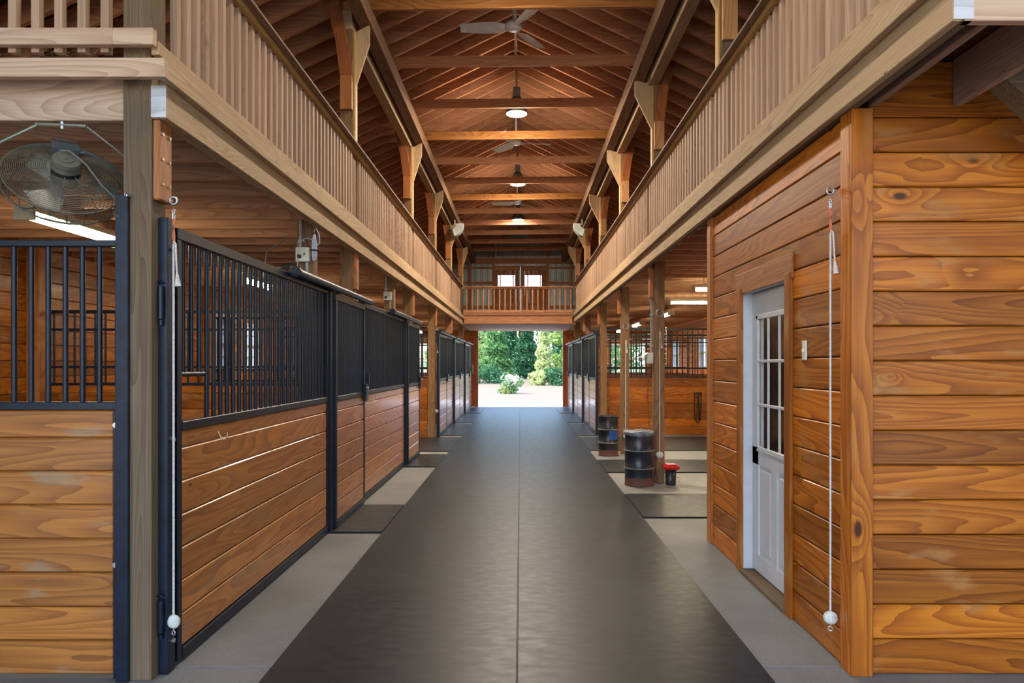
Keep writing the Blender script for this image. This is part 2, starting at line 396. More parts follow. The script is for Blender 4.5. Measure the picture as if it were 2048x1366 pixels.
# ---------- board walls ----------
def zedges(z0, z1, pitch, first=None):
    e = [z0]; z = z0 + (first or pitch)
    while z < z1 - .03: e.append(z); z += pitch
    e.append(z1); return e
def boards(mb, axis, u0, u1, n0, n1, ze, holes=(), gap=.005, joints=0):
    """rows of boards; axis 'x' or 'y' is the way they run, n is the thickness"""
    for a, b in zip(ze, ze[1:]):
        cuts = [(u0, u1)]
        for (h0, h1, g0, g1) in holes:
            if b > g0 + .02 and a < g1 - .02:
                new = []
                for c0, c1 in cuts:
                    if h1 <= c0 or h0 >= c1: new.append((c0, c1)); continue
                    if h0 > c0: new.append((c0, h0))
                    if h1 < c1: new.append((h1, c1))
                cuts = new
        for c0, c1 in cuts:
            seg = [c0, c1]
            if joints and c1-c0 > joints*1.3: seg = [c0, c0 + (c1-c0)*random.uniform(.35, .65), c1]
            for d0, d1 in zip(seg, seg[1:]):
                if axis == 'x': mb.cbox(d0+.0005, d1-.0005, n0, n1, a+gap/2, b-gap/2, .006)
                else: mb.cbox(n0, n1, d0+.0005, d1-.0005, a+gap/2, b-gap/2, .006)
WP = plain('wall_backing', (.10, .05, .02), .8, 0, .3, 8)
# tack room, right: front wall faces the camera, side wall faces the aisle
TZ = 2.76
bm_ = MB(); ze = [.0, .172] + [.172 + .1695*i for i in range(1, 17)]; ze[-1] = 2.99
boards(bm_, 'x', 1.70, XW, 3.335, 3.36, ze)
struct(bm_.build('wall_tack_front', amber('x')))
bm_ = MB(); boards(bm_, 'y', 3.4, 5.78, 1.615, 1.64, zedges(0, 2.74, .172), holes=[(4.13, 4.98, 0, 2.05)])
struct(bm_.build('wall_tack_side', amber('y')))
struct(MB().box(1.70, XW, 3.362, 3.44, 0, 2.99).box(1.645, 1.70, 3.42, 4.11, 0, 2.74).box(1.645, 1.70, 5.02, 5.8, 0, 2.74).box(1.645, 1.70, 4.1, 5.03, 2.06, 2.74).box(1.64, XW, 5.78, 5.84, 0, 2.95).build('wall_tack_core', WP))
bm_ = MB(); boards(bm_, 'x', 1.64, XW, 5.84, 5.865, zedges(0, 2.79, .172)); struct(bm_.build('wall_tack_back', amber('x')))
def trimpiece(n, mb, label=None, mat=None): struct(mb.build('trim_%d' % n, mat or amber('z')), label)
trimpiece(1, MB().cbox(1.60, 1.705, 3.31, 3.335, 0, 2.75).cbox(1.60, 1.625, 3.337, 3.43, 0, 2.75), 'corner boards of the tack room')
trimpiece(2, MB().cbox(1.605, 1.70, 5.76, 5.90, 0, 2.75).cbox(1.598, 1.604, 5.77, 5.86, 0, 2.74), 'end post of the tack room wall', orange('z'))
trimpiece(3, MB().cbox(1.593, 1.614, 4.055, 4.145, 0, 2.06), 'near door casing', amber('z'))
trimpiece(4, MB().cbox(1.593, 1.614, 4.965, 5.055, 0, 2.06), 'far door casing', amber('z'))
trimpiece(5, MB().cbox(1.600, 1.614, 4.04, 5.10, 2.02, 2.17), 'door head board', wood('amber_head', 'y', (.12,.03,.006), (.36,.11,.02), (.5,.18,.04), rough=.45, knot=.3, coat=.25))
# white door
d = MB().box(1.70, 1.735, 4.13, 5.0, .05, .72)
dr = bpy.data.objects.new('door_1', None); COL.objects.link(dr); dr.location = (1.70, 4.56, .03); ORG['door_1'] = Vector(dr.location); struct(dr, 'white half-glazed door of the tack room')
WPT = whitep()
y0, y1 = 4.135, 4.975; xf = 1.685
lf = MB()
lf.box(xf, 1.725, y0, y1, .04, .16).box(xf, 1.725, y0, y1, .80, .92).box(xf, 1.725, y0, y1, 1.84, 2.02)
lf.box(xf, 1.725, y0, y0+.12, .16, 1.84).box(xf, 1.725, y1-.12, y1, .16, 1.84).box(xf, 1.725, (y0+y1)/2-.05, (y0+y1)/2+.05, .16, .80)
lf.box(xf+.012, 1.715, y0+.1, y1-.1, .15, .81)
for a, b in ((y0+.15, (y0+y1)/2-.08), ((y0+y1)/2+.08, y1-.15)):
    lf.cbox(xf+.004, xf+.014, a, b, .20, .77, .006)
lf.build('door_leaf', WPT, dr)
fr = MB()
ga, gb = y0+.12, y1-.12
for yv in (ga, gb): fr.cbox(xf-.012, xf+.005, yv-.018, yv+.018, .90, 1.86, .004)
for zv in (.915, 1.845): fr.cbox(xf-.012, xf+.005, ga-.015, gb+.015, zv-.018, zv+.018, .004)
for i in (1, 2): fr.cbox(xf-.006, xf+.006, ga+(gb-ga)*i/3-.012, ga+(gb-ga)*i/3+.012, .92, 1.84, .003)
for i in (1, 2): fr.cbox(xf-.009, xf+.004, ga, gb, .92+.92*i/3-.010, .92+.92*i/3+.010, .003)
fr.build('glazing_bars', WPT, dr)
GL = None
def glass():
    if 'glass' in MATS: return MATS['glass']
    m, nt = newmat('glass'); b = N(nt, 'ShaderNodeBsdfPrincipled'); o = N(nt, 'ShaderNodeOutputMaterial'); nt.links.new(b.outputs[0], o.inputs[0])
    b.inputs['Transmission Weight'].default_value = 1; b.inputs['Roughness'].default_value = .02; b.inputs['IOR'].default_value = 1.05; b.inputs['Base Color'].default_value = (.95,.97,.98,1)
    MATS['glass'] = m; return m
MB().box(xf+.014, xf+.018, ga, gb, .92, 1.84).build('pane', glass(), dr)
MB().cyl((1.66, 4.20, .98), (1.685, 4.20, .98), .012).sphere((1.65, 4.20, .98), .027).build('door_knob', galv(), dr)
struct(MB().box(1.615, 1.735, 4.98, 5.02, 0, 2.06).box(1.615, 1.735, 4.09, 4.13, 0, 2.06).box(1.615, 1.735, 4.13, 4.98, 2.025, 2.06).build('trim_6', WPT), 'white door jamb')
struct(MB().cbox(1.59, 1.75, 4.13, 4.98, 0, .03, .004).build('trim_7', grey('y')), 'worn wooden threshold')
# things seen through the door lites: a shelf in the tack room
o = thing('shelf_unit', 'wooden shelving inside the tack room, seen through the door panes', 'shelf', (3.0, 5.5, 0))
MB().box(2.3, 3.8, 5.3, 5.6, .5, .53).box(2.3, 3.8, 5.3, 5.6, 1.1, 1.13).box(2.3, 3.8, 5.3, 5.6, 1.7, 1.73).build('shelf', orange('x'), o)
for x_ in (2.3, 3.8): MB().box(x_-.02, x_+.02, 5.3, 5.6, 0, 2).build('upright', orange('z'), o)

# outer walls with windows
def window(n, axis, c, n0, z0, z1, w_, label=None):
    """framed window in a wall; axis is the way the wall runs, n0 its inner face, room side towards -n"""
    wroot = bpy.data.objects.new('window_%d' % n, None); COL.objects.link(wroot)
    loc = (c, n0, z0) if axis == 'x' else (n0, c, z0); wroot.location = loc; ORG[wroot.name] = Vector(loc); struct(wroot, label)
    f = MB(); f2 = MB()
    def bb(mb, u0, u1, a, b, z0, z1):
        if axis == 'x': mb.box(u0, u1, n0+a, n0+b, z0, z1)
        else: mb.box(n0+a, n0+b, u0, u1, z0, z1)
    for u in (c-w_/2, c+w_/2): bb(f, u-.03, u+.03, -.03, .08, z0-.03, z1+.03)
    for z in (z0, z1, (z0+z1)/2): bb(f, c-w_/2, c+w_/2, -.03, .08, z-.025, z+.025)
    for i in (1, 2): bb(f2, c-w_/2+w_*i/3-.008, c-w_/2+w_*i/3+.008, -.01, .03, z0, z1)
    for i in (1, 3): bb(f2, c-w_/2, c+w_/2, -.01, .03, z0+(z1-z0)*i/4-.008, z0+(z1-z0)*i/4+.008)
    f.build('window_frame', whitep() if n < 90 else orange('z'), wroot); f2.build('muntins', whitep(), wroot)
    g = MB(); bb(g, c-w_/2, c+w_/2, .035, .04, z0, z1); g.build('pane', glass(), wroot)
wn = 0
WY = [8.6, 11.75, 12.95, 15.8, 19.2, 22.6]
for s in (-1, 1):
    xi = s*XW
    hs = []
    for y in WY:
        if y < 9 and s < 0: continue
        w_ = .62 if 11 < y < 13.5 else .9
        hs.append((y-w_/2, y+w_/2, 1.45, 2.25)); wn += 1
        window(wn, 'y', y, xi, 1.45, 2.25, w_)
    bm_ = MB(); boards(bm_, 'y', 3.4 if s < 0 else 5.86, YE, *sorted((xi, xi+s*.03)), zedges(0, 3.72, .172), holes=hs, joints=4)
    struct(bm_.build('wall_%s' % SN[s], amber('y')))
    bk = MB()
    prev = -1.8
    for h0, h1, a, b in hs:
        bk.box(xi+s*.031, xi+s*.06, prev, h0, 0, 3.75).box(xi+s*.031, xi+s*.06, h0, h1, 0, a).box(xi+s*.031, xi+s*.06, h0, h1, b, 3.75); prev = h1
    bk.box(xi+s*.031, xi+s*.06, prev, YE+.1, 0, 3.75)
    struct(bk.build('wall_%s_cladding' % SN[s], plain('exterior_cladding', (.45,.44,.40), .7)))
# far gable wall: board lower part with windows beside the drive door
bm_ = MB(); hs = [(s*3.8-.62, s*3.8+.62, 1.22, 2.2) for s in (-1, 1)]
for s in (-1, 1):
    boards(bm_, 'x', *sorted((s*1.70, s*XW)), YE, YE+.03, zedges(0, 2.70, .172), holes=hs)
    wn += 1; window(wn, 'x', s*3.8, YE, 1.22, 2.2, 1.24)
struct(bm_.build('wall_back_lower', amber('x')))
for s in (-1, 1):
    o = thing('sliding_barn_door', 'red stained barn door edge standing open %s of the far driveway opening' % SN[s], 'door', (s*1.57, YE-.06, 0))
    MB().cbox(*sorted((s*1.49, s*1.67)), YE-.14, YE-.02, .02, 2.72, .006).build('door_edge', redwood('z'), o)
    MB().box(*sorted((s*1.655, s*1.68)), YE-.16, YE-.13, 1.2, 1.5).build('pull_handle', galv(), o)
    MB().box(*sorted((s*1.50, s*2.9)), YE+.07, YE+.11, .02, 2.72).build('door_leaf', redwood('x'), o)
# upper gable: ribbed metal sheet on studs and girts
def ribbed(mb, x0, x1, z0f, z1f, y):
    x = x0; P = .23
    while x < x1 - 1e-4:
        xs = [x, x+.05, x+.07, x+.11, x+.13, x+P]; ys = [0, 0, -.02, -.02, 0, 0]
        for i in range(5):
            a, b = min(xs[i], x1), min(xs[i+1], x1)
            if b - a < 1e-4: continue
            mb._add([(a, y+ys[i], z0f(a)), (b, y+ys[i+1], z0f(b)), (b, y+ys[i+1], z1f(b)), (a, y+ys[i], z1f(a))], [(0,1,2,3)])
        x += P
SH = plain('pale_ribbed_metal', (.40,.43,.42), .45, .3, .12, 1.5, col2=(.30,.32,.31))
mb = MB(); top = lambda x: roofz(x)+.28
ribbed(mb, -XW, -.93, lambda x: 2.70, top, YE+.10); ribbed(mb, .93, XW, lambda x: 2.70, top, YE+.10); ribbed(mb, -.93, .93, lambda x: 4.98, top, YE+.10)
ribbed(mb, -XW, XW, lambda x: 2.70, top, YE+.13) if False else None
struct(mb.build('wall_back_upper', SH, org=(0, YE, 2.7)))
g = 0
def gitem(name, mb, lab, mat): tag(mb.build(name, mat), lab, 'framing', 'framing of the far gable')
for z, h in ((5.18, .20), (4.93, .06), (4.40, .09), (3.55, .09)):
    for a, b in ((-XW, -.95), (.95, XW)) if z < 5 else ((-XW, XW),):
        gitem('wall_girt', MB().box(a, b, YE+.03, YE+.08, z-h/2, z+h/2), 'far gable girt %s, %s one' % ('right of the hay door' if a > 0 else ('left of the hay door' if z < 5 else 'across the top of the hay door'), {5.18:'top', 4.93:'just below the top', 4.40:'middle', 3.55:'low'}[z]), rustic('x'))
for x in (-1.78, -.95, .95, 1.78):
    gitem('wall_stud', MB().box(x-.045, x+.045, YE-.06, YE+.02, 2.95, roofz(x)), 'brown stud of the far gable, %s of the hay door' % {-1.78:'outer left', -.95:'close left', .95:'close right', 1.78:'outer right'}[x], rustic('z'))
hd = MB()
for s in (-1, 1):
    t = thing('loft_door', 'brown boarded hay loft door leaf with bright square pane, %s leaf' % SN[s], 'door', (s*.45, YE+.04, 2.96))
    a, b = (s*.001, s*.945); a, b = min(a, b), max(a, b); wc = s*.485
    mb = MB(); holes = (wc-.21, wc+.21, 4.23, 4.67)
    x = a
    while x < b-.01:
        x2 = min(x+.15, b)
        segs = [(2.96, 5.0)]
        if x2 > holes[0]+.01 and x < holes[1]-.01: segs = [(2.96, 4.23), (4.67, 5.0)]
        for z0, z1 in segs: mb.box(x, x2-.001, YE+.02, YE+.05, z0, z1)
        x = x2
    mb.build('door_boards', rustic('z'), t)
    mb = MB(); 
    for z in (3.02, 3.62, 4.90): mb.box(a+.02, b-.02, YE-.005, YE+.02, z-.06, z+.06)
    mb.box(wc-.25, wc-.21, YE-.005, YE+.03, 4.2, 4.7).box(wc+.21, wc+.25, YE-.005, YE+.03, 4.2, 4.7).box(wc-.25, wc+.25, YE-.005, YE+.03, 4.2, 4.23).box(wc-.25, wc+.25, YE-.005, YE+.03, 4.67, 4.7)
    mb.build('door_ledges', rustic('x'), t)
    MB().box(wc-.008, wc+.008, YE+.01, YE+.03, 4.23, 4.67).box(wc-.21, wc+.21, YE+.01, YE+.03, 4.44, 4.456).build('muntins', rustic('x'), t)
    MB().box(wc-.21, wc+.21, YE+.035, YE+.04, 4.23, 4.67).build('pane', glass(), t)

# roof deck, rafters
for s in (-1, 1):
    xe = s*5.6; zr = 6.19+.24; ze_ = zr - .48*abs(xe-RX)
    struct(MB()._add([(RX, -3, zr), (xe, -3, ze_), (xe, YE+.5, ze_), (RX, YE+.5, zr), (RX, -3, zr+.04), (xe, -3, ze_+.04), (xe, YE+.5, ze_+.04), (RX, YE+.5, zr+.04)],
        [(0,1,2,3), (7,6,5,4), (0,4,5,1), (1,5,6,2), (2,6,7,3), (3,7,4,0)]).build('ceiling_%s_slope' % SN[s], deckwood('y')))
    r0 = 7.36 - 8*.3535
    def rb(s=s):
        mb = MB(); xo = s*5.45 - RX
        mb.prism([(0.0, 0), (xo, -.48*abs(xo)), (xo, -.48*abs(xo)+.235), (0.0, .235)] if s > 0 else [(xo, -.48*abs(xo)), (0.0, 0), (0.0, .235), (xo, -.48*abs(xo)+.235)], 'y', -.02, .02)
        return mb
    k = 0
    while True:
        y = r0 + k*.3535
        if y > YE - .1: break
        j = k - 8
        if j < 0: lab = 'red-brown rafter, %s slope, %s before the nearest collar tie' % (SN[s], WORDS[-j-1])
        else:
            ti = j//4; w2 = ('beside', 'first behind', 'second behind', 'third behind')[j % 4]
            lab = 'red-brown rafter, %s slope, %s the %s collar tie' % (SN[s], w2, 'last' if ti == 11 else WORDS[ti])
        o = inst('roof_rafter', 'rafter%d' % s, rb, rustic('x'), (RX, y + (.0 if True else 0), 6.19)); tag(o, lab, 'rafter', 'rafters of the %s roof slope' % SN[s])
        k += 1
    # valley sheathing between rafters is the deck itself
o = MB().box(RX-.02, RX+.02, 3.2, YE-.05, 6.17, 6.42).build('ridge_board', rustic('y')); tag(o, 'ridge board along the peak of the roof', 'ridge board')
o = MB().tube([(RX, 3.4, 6.15), (RX, YE-.1, 6.15)], .013, 8).build('ridge_conduit', plain('dark_conduit', (.10,.09,.08), .5)); tag(o, 'dark electrical conduit running along under the ridge', 'conduit')
for i, y in enumerate(TIES):
    xo = 1.80
    mb = MB(); 
    a, b = -xo-.10, xo-.06
    mb.prism([(a, 5.29), (b, 5.33), (b, 5.40), (b-.12, 5.465), (a+.12, 5.425), (a, 5.37)], 'y', y-.06, y-.022)
    o = mb.build('collar_tie', rustic('x') if i not in (0, 3, 6) else wood('warm_tie', 'x', (.20,.06,.012), (.42,.17,.045), (.55,.27,.09), rough=.65, knot=.3, vary=.3, spec=.2))
    tag(o, '%s collar tie from the camera, spanning between the roof purlins' % WORDS[i], 'collar tie', 'collar ties under the ridge')
# purlins and plates
for s in (-1, 1):
    dz = .04 if s > 0 else 0
    o = MB().cbox(*sorted((SX(s, 1.575), SX(s, 1.72))), 2.6, YE-.05, 5.10+dz, 5.285+dz, .004).build('roof_purlin', wood('purlin_brown', 'y', (.12,.06,.03), (.24,.13,.07), (.33,.2,.12), rough=.75, knot=.1, vary=.2, spec=.2))
    tag(o, 'long brown purlin under the collar ties, %s of the aisle' % SN[s], 'purlin')
    o = MB().cbox(*sorted((SX(s, 1.77), SX(s, 1.90))), (LP if s < 0 else RP)[1 if s < 0 else 0], YE-.05, 5.04+dz, 5.24+dz, .004).build('plate_beam', tan('y'))
    tag(o, 'weathered plate beam resting on the %s row of loft posts' % SN[s], 'beam')
# ================= loft edge: beams, fascia, railings, joists, posts =================
for s in (-1, 1):
    P = LP if s < 0 else RP; dz = DZ(s); yf = 3.268 if s < 0 else 2.46
    nm = SN[s]
    # doubled beam: two plies, outer and inner
    segs = [(yf, 9.4), (9.4, 15.7), (15.7, 20.0)]
    for i, (a, b) in enumerate(segs):
        w_ = ('near', 'middle', 'far')[i]
        t = thing('loft_beam', '%s length of the doubled sawn beam under the %s loft edge' % (w_, nm), 'beam', (SX(s, 1.725), a, 2.686+dz), 'doubled beams under the loft edges')
        MB().cbox(*sorted((SX(s, 1.689), SX(s, 1.725))), a+.001, b-.001, 2.686+dz, 2.92+dz, .003).build('beam_ply', tan('y'), t)
        MB().cbox(*sorted((SX(s, 1.7265), SX(s, 1.763))), a+.001, b-.001, 2.686+dz, 2.92+dz, .003).build('beam_ply', grey('y') if s > 0 else tan('y'), t)
        if i == 0: MB().box(*sorted((SX(s, 1.690), SX(s, 1.762))), a-.003, a, 2.690+dz, 2.84+dz).build('end_grain', wood('grey_end_grain', 'x', (.42,.40,.38), (.60,.58,.57), (.72,.70,.69), rough=.8, knot=0, vary=.1), t, label='pale grey sawn end grain')
        o = MB().cbox(*sorted((SX(s, 1.65), SX(s, 1.688))), (3.21 if s < 0 else yf) if i == 0 else a+.001, b-.001, 2.843+dz, 2.932+dz, .003).build('loft_fascia', tan('y'))
        tag(o, '%s length of the narrow fascia board along the %s loft edge' % (w_, nm), 'fascia board', 'fascia boards along the loft edges')
    # loft deck
    x0, x1 = sorted((SX(s, 1.70), s*XW))
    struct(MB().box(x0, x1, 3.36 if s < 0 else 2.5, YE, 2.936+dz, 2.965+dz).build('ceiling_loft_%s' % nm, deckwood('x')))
# near-left cross beam and boards facing the camera
o = MB().cbox(-XW, -1.896, 3.30, 3.338, 2.686, 2.92, .003).build('loft_rim_board', pale('x')); tag(o, 'wide pale rim board facing the camera, left loft', 'rim board')
o = MB().cbox(-XW, -1.6501, 3.172, 3.21, 2.843, 2.932, .003).build('loft_fascia', pale('x')); tag(o, 'pale fascia board across the front of the left loft', 'fascia board', 'fascia boards facing the camera')
o = MB().cbox(1.594, XW, 2.46, 2.498, 2.746, 2.98, .003).build('loft_rim_board', pale('x')); tag(o, 'pale rim board facing the camera above the tack room', 'rim board')
# overhanging joists above the tack room wall
for i in range(8):
    x = 1.715 + i*.406
    o = MB().cbox(x-.02, x+.02, 2.502, 3.33, 2.765, 2.99, .003).build('overhang_joist', wood('brown_joist', 'y', (.18,.10,.065), (.36,.22,.15), (.48,.31,.22), rough=.75, knot=.1, spec=.2, cs=7))
    tag(o, '%s overhanging loft joist from the tack room corner' % WORDS[i], 'joist', 'joists over the tack room front')
o = MB().bar((2.18, 3.1, 2.82), (2.88, 3.1, 2.18), .09, .12, up=(0,1,0)).build('knee_brace', grey('x')); tag(o, 'grey diagonal knee brace under the overhang, far right', 'brace')
o = MB().cbox(2.92, 3.06, 3.0, 3.14, 0, 2.76).build('timber_post', grey('z')); tag(o, 'timber post carrying the overhang, beyond the right edge', 'post')
# joists under the lofts, running away from the aisle
for s in (-1, 1):
    dz = DZ(s)
    def jb(s=s): return MB().cbox(*sorted((0, s*(XW - abs(SX(s, 1.768))))), -.019, .019, 0, .19, .003)
    P = LP if s < 0 else RP
    for n in range(60):
        y = 3.76 + .411*n + (0 if s < 0 else 2.30)
        if y > YE - .2: break
        k = max([i for i, p in enumerate(P) if p <= y], default=-1)
        cnt = int((y - P[k])/.411 + .001) if k >= 0 else 0
        lab = 'floor joist under the %s loft, %s behind the %s main post' % (SN[s], WORDS[cnt], WORDS[k])
        o = inst('floor_joist', 'joist%d' % s, jb, joistwood('x'), (SX(s, 1.768), y, 2.742+dz)); tag(o, lab, 'joist', 'joists under the %s loft' % SN[s])
        if y < 16:
            h = MB().box(*sorted((SX(s, 1.768), SX(s, 1.83))), y-.024, y+.024, 2.728+dz, 2.741+dz).box(*sorted((SX(s, 1.768), SX(s, 1.79))), y-.024, y-.020, 2.728+dz, 2.86+dz)
            ho = h.build('joist_hanger', galv(), None, org=o.location); ho.parent = o; ho.location = (0,0,0)
# far cross balcony
o = MB().cbox(-1.649, 1.515, 20.0, 20.04, 2.70, 2.96).build('cross_beam', rustic('x')); tag(o, 'wide cross beam of the far balcony above the driveway', 'beam')
o = MB().cbox(-1.64, 1.505, 19.96, 19.998, 2.96, 3.0).build('loft_fascia', rustic('x')); tag(o, 'narrow fascia board on the far balcony', 'fascia board')
struct(MB().box(-1.70, 1.565, 20.05, YE, 2.94, 2.97).box(-1.76, 1.62, 20.05, YE, 2.69, 2.72).build('ceiling_far_bay', wood('soffit_pink', 'x', (.3,.15,.09), (.48,.28,.18), (.6,.38,.26), rough=.7)))
# ---- railings ----
def railing(side, a, b, lab, grp, endpost=False):
    s = side; dz = DZ(s)
    t = thing('loft_railing', lab, 'railing', (SX(s, 1.74), a, 2.96+dz), grp)
    MB().cbox(*sorted((SX(s, 1.710), SX(s, 1.748))), a, b, 2.976+dz, 3.04+dz, .003).build('bottom_rail', tan('y'), t)
    MB().cbox(*sorted((SX(s, 1.722), SX(s, 1.762))), a, b, 3.728+dz, 3.768+dz, .003).build('top_rail', gold('y'), t)
    MB().cbox(*sorted((SX(s, 1.672), SX(s, 1.762))), a, b, 3.7685+dz, 3.79+dz, .003).build('rail_cap', wood('brown_rail', 'y', (.13,.07,.04), (.26,.15,.09), (.36,.23,.15), rough=.7, knot=.1, vary=.2), t)
    bb = lambda: MB().cbox(-.019, .019, -.019, .019, 0, .77, .002)
    n = int((b-a)/.109)
    for i in range(n):
        y = a + .05 + i*.109
        if y > b-.02: break
        if s < 0 and y < a+.16: continue
        inst('baluster', 'baluster', bb, palebal('z'), (SX(s, 1.768), y, 2.957+dz), t)
LC = [3.24, 7.2, 11.05, 14.07, 17.3, 19.98]; RC = [2.47, 5.79, 8.72, 11.55, 14.55, 17.9, 19.98]
for s, C_ in ((-1, LC), (1, RC)):
    for i, (a, b) in enumerate(zip(C_, C_[1:])):
        lab = '%s loft railing of upright balusters, %s' % (SN[s], 'nearest section' if i == 0 else ('farthest section' if i == len(C_)-2 else '%s section from the camera' % WORDS[i]))
        railing(s, a+(.0 if i == 0 else .001), b-.001, lab, 'baluster railings along the lofts')
def xrailing(x0, x1, y, z0, z1, lab, pitch, capm, name='loft_railing'):
    t = thing(name, lab, 'railing', ((x0+x1)/2, y, z0))
    MB().cbox(x0, x1, y-.019, y+.019, z0+.02, z0+.098, .003).build('bottom_rail', pale('x') if y < 5 else rustic('x'), t)
    MB().cbox(x0, x1, y-.019, y+.069, z1-.06, z1-.022, .003).build('top_rail', capm, t)
    MB().cbox(x0, x1, y-.05, y+.08, z1-.0215, z1, .003).build('rail_cap', capm, t)
    h = z1-.06-z0
    bb = lambda: MB().cbox(-.019, .019, -.019, .019, 0, h, .002)
    k = 0
    while x1 - .06 - k*pitch > x0:
        inst('baluster', 'bal%.3f' % h, bb, palebal('z') if y < 5 else rustic('z'), (x1-.06-k*pitch, y+.039, z0), t); k += 1
xrailing(-5.0, -1.90, 3.205, 2.98, 3.79, 'pale baluster railing across the front of the left loft', .109, gold('x'))
xrailing(-1.665, 1.53, 20.0, 3.0, 3.79, 'brown baluster railing of the far balcony over the driveway', .16, rustic('x'))
MB  # corner: kick rail return beside the corner post
o = MB().cbox(-1.90, -1.711, 3.186, 3.224, 3.0, 3.078, .003).build('corner_rail', pale('x')); tag(o, 'short pale rail piece wrapping the near corner post of the left loft', 'rail')

# ---- posts ----
def main_post(s, y, i, upper=True, lower=True):
    xa, xb = (-1.763, -1.898) if s < 0 else (1.70, 1.835); x0, x1 = sorted((xa, xb)); dz = DZ(s)
    ztop = 5.04 if s < 0 else 5.08
    if i == 0 and s < 0: ztop = 3.9
    nm = SN[s]; w_ = WORDS[i]
    t = thing('timber_post', 'tall main timber post, %s from the camera in the %s row' % (w_, nm), 'post', ((x0+x1)/2, y+.07, 0), 'tall main posts of the barn')
    z0 = 0 if lower else 2.97
    MB().cbox(x0, x1, y, y+.135, z0, ztop, .004).build('post_shaft', grey('z') if i == 0 else (gold('z') if False else wood('brown_post', 'z', (.12,.06,.03), (.25,.135,.065), (.35,.21,.11), rough=.75, knot=.15, band=9, spec=.2)), t)
    # bolster block under the beam
    if lower and not (s > 0 and y < 6):
        bx = sorted((SX(s, 1.727) if s < 0 else 1.65, xa-s*.0005))
        bm = MB().cbox(*bx, y+.01, y+.125, 2.30+dz, 2.685+dz, .006)
        bo = bm.build('bolster_block', orange('z'), t)
        xf_ = SX(s, 1.727) if s < 0 else 1.65
        for yy in (y+.035, y+.10):
            for zz in (2.38, 2.50, 2.62):
                MB().cyl((xf_, yy, zz+dz), (xf_-s*.006, yy, zz+dz), .008, 8).build('bolt', galv(), bo) if y < 8 else None
    if ztop > 4.5 and upper and (i > 0 or s > 0):
        # outward curved brace planked on the near face of the post
        q = (lambda x, z: (x, z))
        xi, xo = xa, xa + s*.125
        zk, zb = 4.54+dz, 4.18+dz
        lean = .16
        b_ = MB().cbox(*sorted((xi, xo)), y-.042, y-.002, zb, zk, .003)
        b_.build('scab_plank', orange('z') if s < 0 else wood('orange_scab', 'z', (.3,.11,.03), (.55,.25,.09), (.66,.36,.16), rough=.6, knot=.15), t)
        zt = 5.42 + dz
        poly = [(xi, zk+.002), (xi+s*.05, zk+.35), (xi+s*lean, zt), (xi+s*(lean+.125), zt-.07), (xo+s*.045, zk+.35), (xo, zk+.002)]
        if s < 0: poly = poly[::-1]
        pm = MB(); pm.prism(poly, 'y', y-.042, y-.002); pm.build('outward_brace', wood('brace_rust', 'z', (.16,.045,.012), (.33,.10,.028), (.44,.17,.06), rough=.6, knot=.2, spec=.3), t)
        # golden inner face board and inward knee
        MB().cbox(*sorted((xa-s*.0005, xa-s*.022)), y+.03, y+.115, 3.80+dz, 5.03+dz, .002).build('facing_board', gold('z'), t)
        kx = xa-s*.023
        pl = [(kx, 4.47+dz), (kx, 5.03+dz), (SX(s, 1.615), 5.095+dz), (SX(s, 1.60), 5.095+dz), (SX(s, 1.60)+s*.002, 4.90+dz)]
        if s > 0: pl = pl[::-1]
        MB().prism(pl, 'y', y+.05, y+.088).build('inward_knee', tan('z'), t)
    return t
for i, y in enumerate(LP): main_post(-1, y, i)
for i, y in enumerate(RP): main_post(1, y, i, lower=(i > 0))
def side_post(s, y, z1, lab, xl=1.768):
    x0, x1 = sorted((SX(s, xl), SX(s, xl+.135)))
    o = MB().cbox(x0, x1, y, y+.135, 0, z1+DZ(s), .004).build('timber_post', wood('brown_post', 'z', None, None, None)); tag(o, lab, 'post'); return o
side_post(-1, 5.84, 2.74, 'plain post behind the nearest stall grille, bearing the corded outlet box')
side_post(-1, 9.55, 2.74, 'plain post behind the second stall grille, bearing the small outlet box')
